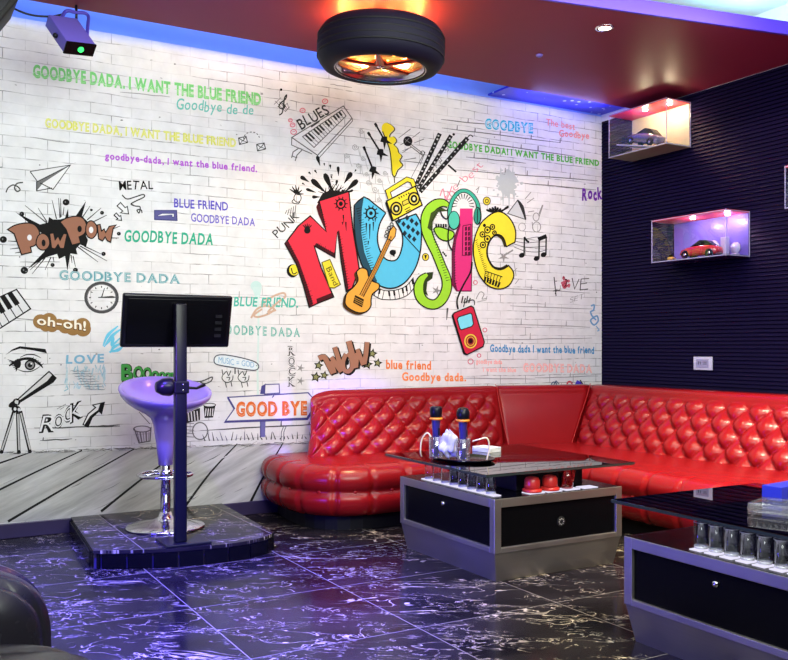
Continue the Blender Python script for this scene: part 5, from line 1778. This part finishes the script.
# ================================================================== ON THE RIGHT WALL
def model_car(name, label, paint, loc, rz, length=.23, tilt=0.0):
    t = thing(name, label, 'model car', loc, 'model cars in wall cases', rz)
    t.rotation_euler = (tilt, 0, rz)
    s = length
    secs = [(-.50, .20, .10, .19), (-.47, .36, .075, .24), (-.34, .40, .065, .275), (-.15, .41, .06, .29), (.10, .41, .06, .28), (.28, .41, .06, .255), (.42, .38, .07, .21), (.50, .22, .10, .16)]
    vs, fs = [], []
    for (x, wd, zl, zh) in secs:
        w2 = wd / 2
        for (y, zz) in ((-w2 * .9, zl), (-w2, zl + (zh - zl) * .45), (-w2 * .86, zh * .96), (-w2 * .4, zh), (w2 * .4, zh), (w2 * .86, zh * .96), (w2, zl + (zh - zl) * .45), (w2 * .9, zl)):
            vs.append((x * s, y * s, zz * s))
    for i in range(len(secs) - 1):
        for k in range(8):
            k2 = (k + 1) % 8
            fs.append([i * 8 + k, i * 8 + k2, (i + 1) * 8 + k2, (i + 1) * 8 + k])
    fs += [list(range(8))[::-1], [56 + k for k in range(8)]]
    MB().add(vs, fs, MT[paint], True).build('body', t)
    cb = [(-.36, .30, .27, .28), (-.20, .31, .27, .40), (-.02, .31, .27, .415), (.20, .31, .27, .28)]
    vs, fs = [], []
    for (x, wd, zl, zh) in cb:
        for (y, zz) in ((-wd / 2, zl), (-wd / 2 * .75, zh), (wd / 2 * .75, zh), (wd / 2, zl)): vs.append((x * s, y * s, zz * s))
    for i in range(3):
        for k in range(3): fs.append([i * 4 + k, i * 4 + k + 1, (i + 1) * 4 + k + 1, (i + 1) * 4 + k])
    MB().add(vs, fs, MT['gloss_black'], False).build('cabin', t)
    for x in (-.31, .31):
        for y in (-.185, .185):
            w = MB()
            w.lathe([(.04, -.03), (.088, -.03), (.096, -.018), (.096, .018), (.088, .03), (.04, .03)], MT['rubber'], 20, closed=True, M=Matrix.Translation((x * s, y * s, .096 * s)) @ Matrix.Rotation(PI / 2, 4, 'X') @ Matrix.Scale(s, 4))
            w.lathe([(0, -.026), (.062, -.026), (.062, .026), (0, .026)], MT['rimlip'], 16, M=Matrix.Translation((x * s, y * s, .096 * s)) @ Matrix.Rotation(PI / 2, 4, 'X') @ Matrix.Scale(s, 4))
            w.build('wheel', t)
    return t

def display_case(label, y0, y1, z0, z1, depth, lamps, warm, e_w, base='case_base', back='case_violet_glow'):
    x0, x1 = XR - depth, XR - .001
    t = thing('display_case', label, 'display case', ((x0 + x1) / 2, (y0 + y1) / 2, z0), 'glass wall cases')
    hx, hy, hz = (x1 - x0) / 2, (y1 - y0) / 2, z1 - z0
    MB().box(-hx, hx, -hy, hy, 0, .010, MT[base], .001).build('base', t)
    MB().box(-hx, hx, -hy, hy, hz - .010, hz, MT['lid_reflection'], .001).build('lid', t)
    MB().box(hx - .006, hx - .001, -hy + .004, hy - .004, .010, hz - .010, MT[back]).build('back_panel', t)  # added panel, its tint carries the violet and warm glow inside the cases
    g = MB()
    th = .0035
    g.add([(-hx, -hy, .01), (-hx, hy, .01), (-hx, hy, hz - .01), (-hx, -hy, hz - .01)], [[0, 1, 2, 3]], MT['pane'])
    g.add([(-hx, -hy, .01), (hx, -hy, .01), (hx, -hy, hz - .01), (-hx, -hy, hz - .01)], [[0, 1, 2, 3]], MT['pane'])
    g.add([(-hx, hy, .01), (hx, hy, .01), (hx, hy, hz - .01), (-hx, hy, hz - .01)], [[0, 1, 2, 3]], MT['pane'])
    g.build('glass_panes', t)
    e = MB()
    q = .0018
    for x in (-hx, hx):
        for y in (-hy, hy): e.box(x - q, x + q, y - q, y + q, 0, hz, MT['edge'])
    for zz in (.005, hz - .005):
        for y in (-hy, hy): e.box(-hx, hx, y - q, y + q, zz - q, zz + q, MT['edge'])
        e.box(-hx - q, -hx + q, -hy, hy, zz - q, zz + q, MT['edge'])
    e.build('glued_edges', t)
    for k, (dx, y) in enumerate(lamps):
        MB().lathe([(0, hz - .018), (.013, hz - .018), (.017, hz - .010), (0, hz - .010)], MT['case_glint'], 16, c=(dx, y, 0)).build('glint_disc', t)  # added glowing discs with fill points, for reflected spots and a lit interior
        light('case_fill_light', 'POINT', (t.location.x + dx, t.location.y + y, z1 - .045), e_w, warm, shadow_soft_size=.012)
    return t
c1 = display_case('upper wall case near the ceiling with a dark model car inside', 3.985, 4.49, 2.215, 2.505, .215, [(-.03, .0), (.0, -.18)], (1.0, .80, .50), 2.6, 'case_base', 'case_warm_glow')
c2 = display_case('lower wall case with a red model car inside', 3.54, 4.115, 1.48, 1.752, .205, [(-.02, .03), (.03, -.19)], (.85, .70, 1.0), 1.5, 'carblue')
c3 = display_case('wall case cut off by the right edge of the picture', 2.62, 3.16, 1.70, 1.935, .19, [(0, 0)], (.8, .7, 1.0), .05, 'carblue')
MB().box(-.085, .085, -.17, .17, 0, .006, MT['white_plastic'], .001, M=Matrix.Translation((0, .04, .045)) @ Matrix.Rotation(.22, 4, 'X')).build('display_ramp', c1)
model_car('model_car', 'dark blue model car in the upper wall case', 'carblue', (XR - .105, 4.275, 2.270), PI / 2, .27, .0).rotation_euler = (0, -.22, PI / 2 + .05)
model_car('model_car', 'red model car in the lower wall case', 'carred', (XR - .115, 3.80, 1.4905), PI / 2 + .18, .26)
model_car('model_car', 'small ochre model car at the left end of the lower wall case', 'caryellow', (XR - .10, 4.045, 1.4905), PI / 2 - 1.1, .10)
def disc_stand(label, y, zz, rr, case_x):
    t = thing('display_disc', label, 'ornament', (case_x, y, zz), 'ornaments in the lower case')
    MB().lathe([(0, -.004), (rr, -.004), (rr, .004), (0, .004)], MT['edge'], 28, M=Matrix.Translation((0, 0, rr + .012)) @ Matrix.Rotation(PI / 2, 4, 'Y')).build('disc', t)
    MB().box(-.015, .015, -.02, .02, 0, .014, MT['edge'], .002).build('foot', t)
disc_stand('round pale disc behind the red model car', 3.78, 1.4905, .05, XR - .035)
disc_stand('round pale disc at the near end of the lower wall case', 3.60, 1.4905, .035, XR - .05)
o = MB().box(-.02, .02, -.018, .018, 0, .12, MT['edge'], .003).build('display_block'); o.location = (XR - .045, 3.68, 1.4905)
tag(o, 'upright pale block beside the near disc in the lower wall case', 'ornament')

so = thing('wall_socket', 'pale wall socket plate above the right backrest', 'socket', (XR - .001, 3.88, .845))
so.rotation_euler = (0, 0, PI / 2)
MB().box(-.073, .073, 0, .010, -.042, .042, MT['white_plastic'], .003, 3).build('plate', so)
m = MB()
m.box(-.048, .048, .010, .013, -.026, .026, MT['grey_plastic'], .001)
for k in (-1, 1):
    for d in (-.007, .007): m.box(k * .022 + d - .002, k * .022 + d + .002, .013, .0135, -.008, .012, MT['matte_black'])
m.build('socket_insert', so)

# ================================================================== CEILING LAMPS
FW = Vector((SA, CA, 0)); RT = Vector((CA, -SA, 0)); UP = Vector((0, 0, 1))
ty_ = thing('tyre_lamp', 'car tyre with spoked wheel hung flat under the ceiling as a lamp', 'lamp', (2.09, 3.76, 2.382))
ty_.rotation_euler = Matrix.Rotation(math.radians(2.0), 3, FW).to_euler()
tyre = MB()
h = .098
tyre.lathe([(.212, -h + .004), (.225, -h - .002), (.25, -h - .004), (.278, -h + .006), (.297, -h + .030), (.3045, -h + .055), (.308, 0), (.3045, h - .055), (.297, h - .030), (.278, h - .006), (.25, h + .004), (.225, h), (.212, h - .006), (.205, h - .03), (.205, -h + .03)], MT['rubber'], 96, closed=True)
for zz in (-.045, -.015, .015, .045):
    tyre.lathe([(.3045, zz - .004), (.3078, zz - .0035), (.3078, zz + .0035), (.3045, zz + .004)], MT['matte_black'], 96, closed=True)
ob = tyre.build('tyre', ty_)
rim = MB()
rim.lathe([(.196, -h + .030), (.204, -h + .012), (.214, -h + .004), (.221, -h - .001), (.221, -h + .004), (.210, -h + .02), (.204, -h + .03), (.204, h - .03), (.196, h - .03), (.190, .02), (.190, -.02)], MT['rimlip'], 64, closed=True)
rim.build('rim', ty_)
for k in range(5):
    s_ = MB()
    an = 2 * PI * k / 5 + .35
    def sp(u, v, an=an):
        rr = .03 + u * .172
        wd = .050 - .026 * math.sin(PI * u * .75) + .012 * u
        q = v * 2 * PI
        off = wd * .5 * math.cos(q)
        zz = -h + .034 - .012 * math.sin(q) - .012 * (1 - u)
        return (rr * math.cos(an) - off * math.sin(an), rr * math.sin(an) + off * math.cos(an), zz)
    s_.grid(sp, 14, 14, MT['rim'])
    s_.build('spoke', ty_)
MB().lathe([(0, -h + .012), (.030, -h + .013), (.045, -h + .02), (.050, -h + .036), (0, -h + .04)], MT['rim'], 32).build('hub', ty_)
MB().lathe([(0, -h + .008), (.017, -h + .009), (.019, -h + .014), (0, -h + .014)], MT['chrome'], 24).build('hub_cap', ty_)
MB().lathe([(0, .072), (.19, .066), (.19, .062), (0, .066)], MT['cream'], 48, closed=True).build('reflector', ty_)
for k in range(3):
    an = 2 * PI * k / 3 + .5
    MB().ball((.12 * math.cos(an), .12 * math.sin(an), .02), .016, MT['amber'], seg=14, sc=(1, 1, 1.3)).build('bulb', ty_)
MB().lathe([(.018, .06), (.018, .172)], MT['blackmetal'], 16).build('stem', ty_)
for k in range(3):
    an = 2 * PI * k / 3 + 1.5
    light('tyre_bulb_light', 'POINT', (2.09 + .11 * math.cos(an), 3.76 + .11 * math.sin(an), 2.382), 8, (1.0, .45, .10), shadow_soft_size=.02)
for k in range(12):
    an = 2 * PI * k / 12 + .3
    light('tyre_glow', 'POINT', (2.09 + .19 * math.cos(an), 3.76 + .19 * math.sin(an), 2.508), 1.9, (1.0, .58, .10), shadow_soft_size=.008)

def downlight(label, x, y, z0):
    t = thing('ceiling_spotlight', label, 'spotlight', (x, y, z0))
    MB().lathe([(.030, -.004), (.046, -.004), (.048, -.001), (.048, 0), (.030, 0)], MT['chrome'], 32, closed=True).build('ring', t)
    MB().lathe([(0, -.0025), (.030, -.0025), (.030, 0), (0, 0)], MT['spot'], 24).build('lens', t)
    return t
SPX, SPY = 3.16, 3.37
downlight('lit recessed spotlight in the red ceiling, right of the tyre lamp', SPX, SPY, ZC - .0005)
d = thing('smoke_sensor', 'tiny blue-lit ceiling sensor between the tyre lamp and the upper wall case', 'sensor', (3.14, 3.86, ZC - .0005))
MB().lathe([(0, -.014), (.010, -.014), (.018, -.008), (.020, 0), (0, 0)], MT['violet_metal'], 20).build('dome', d)

# ------------------------------------------------------------------ stage light at upper left
lx, ly = .80, 4.385
sl = thing('stage_light', 'blue stage light with a green lens hanging from the ceiling edge', 'stage light', (0, 0, 0))
f_c = Vector((0, 0, EYE)) + FW * 4.02 + RT * ((80 - 394) / FPX * 4.02) + UP * ((346 - 49) / FPX * 4.02)
axis = (RT * .56 - UP * .74 - FW * .37).normalized()
wd = (RT * .82 - UP * .12 + FW * .56); wd = (wd - axis * wd.dot(axis)).normalized()
hh = axis.cross(wd).normalized()
if hh.dot(FW) > 0: hh = -hh
Mb = Matrix((( wd.x, axis.x, hh.x, f_c.x), (wd.y, axis.y, hh.y, f_c.y), (wd.z, axis.z, hh.z, f_c.z), (0, 0, 0, 1)))
MB().box(-.070, .070, -.20, -.004, -.030, .030, MT['violet_metal'], .004, 3, M=Mb).build('housing', sl)
MB().box(-.072, .072, -.006, .004, -.031, .031, MT['gloss_black'], .002, M=Mb).build('front_plate', sl)
m = MB().lathe([(0, .006), (.012, .005), (.014, .0), (0, 0)], MT['green'], 20, M=Mb @ Matrix.Translation((.002, .004, 0)) @ Matrix.Rotation(-PI / 2, 4, 'X'))
m.build('green_lens', sl)
yk = MB()
top = f_c - axis * .10
yt = Vector((lx, ly, ZC - .035))
pL = Mb @ Vector((-.074, -.085, 0)); pR = Mb @ Vector((.074, -.085, 0))
tL = yt - wd * .062; tR = yt + wd * .062
yk.tube(sm([tuple(pL), tuple(pL.lerp(tL, .5)), tuple(tL + Vector((0, 0, -.012))), tuple(tL.lerp(yt, .35) + Vector((0, 0, .004))), tuple(yt), tuple(tR.lerp(yt, .35) + Vector((0, 0, .004))), tuple(tR + Vector((0, 0, -.012))), tuple(pR.lerp(tR, .5)), tuple(pR)], 4), .0085, MT['blue_metal'], 8)
yk.build('yoke', sl)
MB().tube([tuple(yt + Vector((0, 0, -.05))), (yt.x, yt.y, ZC)], .006, MT['blackmetal'], 8).build('hanging_bolt', sl)
for p, s in ((pL, -1), (pR, 1)):
    MB().ball(tuple(p + wd * s * .006), .012, MT['blackmetal'], seg=10).build('knob', sl)
cb = MB().tube(sm([(.40, 4.40, ZC - .003), (.47, 4.405, ZC - .035), (.58, 4.40, ZC - .075), (.68, 4.395, ZC - .072), (.745, 4.39, ZC - .05)], 8), .005, MT['blackmetal'], 8)
o = cb.build('power_cable'); tag(o, 'black cable sagging to the hanging stage light', 'cable')
sp_ = thing('hanging_loudspeaker', 'dark loudspeaker corner at the upper left edge', 'loudspeaker', (.40, 4.16, 2.37))
RS = Matrix.Rotation(math.radians(34), 4, 'Y')
MB().box(-.12, .12, -.13, .13, -.13, .13, MT['matte_black'], .010, 3, M=RS).build('cabinet', sp_)
MB().box(-.10, .10, -.138, -.13, -.11, .11, MT['blackmetal'], .003, M=RS).build('grille', sp_)
sp_.location = (.335, 4.16, 2.37)
MB().tube([(0, 0, .12), (0, 0, .178)], .01, MT['blackmetal'], 8).box(-.06, .06, -.06, .06, .176, .1838, MT['blackmetal'], .001).build('bracket', sp_)

# ================================================================== LIGHT
W = bpy.data.worlds.new('world'); S.world = W
W.use_nodes = True
W.node_tree.nodes['Background'].inputs[0].default_value = (.10, .09, .14, 1)
W.node_tree.nodes['Background'].inputs[1].default_value = .15

def area(name, loc, to, sx, sy, e, col):
    return light(name, 'AREA', loc, e, col, to, shape='RECTANGLE', size=sx, size_y=sy)
# unseen fill lights, added to brighten the room and the mural
area('tray_fill_light', (1.5, 1.1, 2.50), (1.6, 1.9, 0), 2.6, 2.2, 26, (1.0, .97, .95))
area('front_fill_light', (1.1, .2, 2.2), (2.2, 4.8, 1.2), 2.4, 1.0, 117, (.92, 1.0, .91))
area('mural_fill_light', (1.6, 2.75, 2.5), (1.6, 4.8, .9), 4.2, .25, 40, (.93, 1.0, .94))
# cove strips
area('cove_blue_strip', (1.4, 4.30, 2.613), (1.4, 4.80, 2.70), 3.9, .014, 11, (.07, .24, 1.0))
area('star_blue_strip', (3.95, 4.55, 2.50), (3.95, 4.55, 2.6), .6, .1, 4, (.25, .3, 1.0))
area('tray_white_strip', (3.2, 3.35, 2.625), (3.2, 3.15, 2.9), 2.2, .04, 20, (.40, .90, 1.0))
area('tray_violet_strip', (3.3, 2.7, 2.60), (3.3, 3.15, 2.60), 2.2, .06, 1.6, (.35, .2, 1.0))
# warm spots
light('spot_warm', 'SPOT', (SPX, SPY, ZC - .02), 55, (1.0, .80, .55), (3.40, 3.3, 0), spot_size=math.radians(154), spot_blend=.12, shadow_soft_size=.025)
light('spot_warm', 'SPOT', (2.6, 1.6, 2.5), 200, (1.0, .82, .50), (2.3, 2.3, 0), spot_size=math.radians(70), spot_blend=.8, shadow_soft_size=.04)
light('spot_warm', 'SPOT', (3.2, 1.7, 2.5), 110, (1.0, .86, .66), (3.7, 2.2, .3), spot_size=math.radians(80), spot_blend=.7, shadow_soft_size=.04)
# blue stage lamps on the left
light('stage_blue', 'SPOT', (.35, 2.55, 2.5), 3000, (.035, .02, 1.0), (.62, 3.1, 0), spot_size=math.radians(62), spot_blend=.6, shadow_soft_size=.05)
light('violet_spot', 'SPOT', (.75, 3.10, 2.5), 75, (.42, .16, 1.0), (1.45, 4.15, .5), spot_size=math.radians(34), spot_blend=.6, shadow_soft_size=.05)
light('stage_blue', 'SPOT', (.7, 2.7, 2.45), 260, (.06, .04, 1.0), (2.1, 3.2, .2), spot_size=math.radians(34), spot_blend=.7, shadow_soft_size=.05)
area('wall_blue_fill', (3.3, 2.0, 2.45), (4.46, 2.7, 1.0), .5, .5, 2.5, (.14, .10, 1.0))  # added unseen blue fill for the right wall

o = area('low_blue_fill', (-.52, 2.75, .62), (2.1, 3.05, .15), .5, .5, 14, (.07, .045, 1.0))  # added unseen area light, tints table faces and floor blue
o.data.spread = math.radians(78)

light('left_seat_fill', 'SPOT', (2.12, 3.80, 2.25), 150, (1.0, .72, .42), (2.40, 4.20, .33), spot_size=math.radians(40), spot_blend=.8, shadow_soft_size=.08)  # added warm fill for the left seat, not one of the tyre bulbs
light('right_seat_fill', 'SPOT', (3.15, 2.3, 2.5), 380, (1.0, .78, .5), (3.50, 3.2, .33), spot_size=math.radians(50), spot_blend=.8, shadow_soft_size=.05)  # added unseen spot to brighten the right seat

light('violet_spot', 'SPOT', (-.35, 2.5, 1.3), 900, (.22, .06, 1.0), (2.20, 4.62, .50), spot_size=math.radians(13), spot_blend=.7, shadow_soft_size=.04)  # added unseen spot, puts violet on the sofa's left end
light('ceiling_violet', 'SPOT', (.15, 2.85, 1.55), 150, (.10, .02, 1.0), (1.30, 4.05, 2.56), spot_size=math.radians(28), spot_blend=.8, shadow_soft_size=.05)  # added mid-air uplight out of view, tints the ceiling violet

light('spot_warm', 'SPOT', (.25, 1.7, 2.5), 70, (1.0, .85, .55), (.10, 2.1, .45), spot_size=math.radians(30), spot_blend=.8, shadow_soft_size=.05)  # added unseen spot for warm highlights on the black sofa
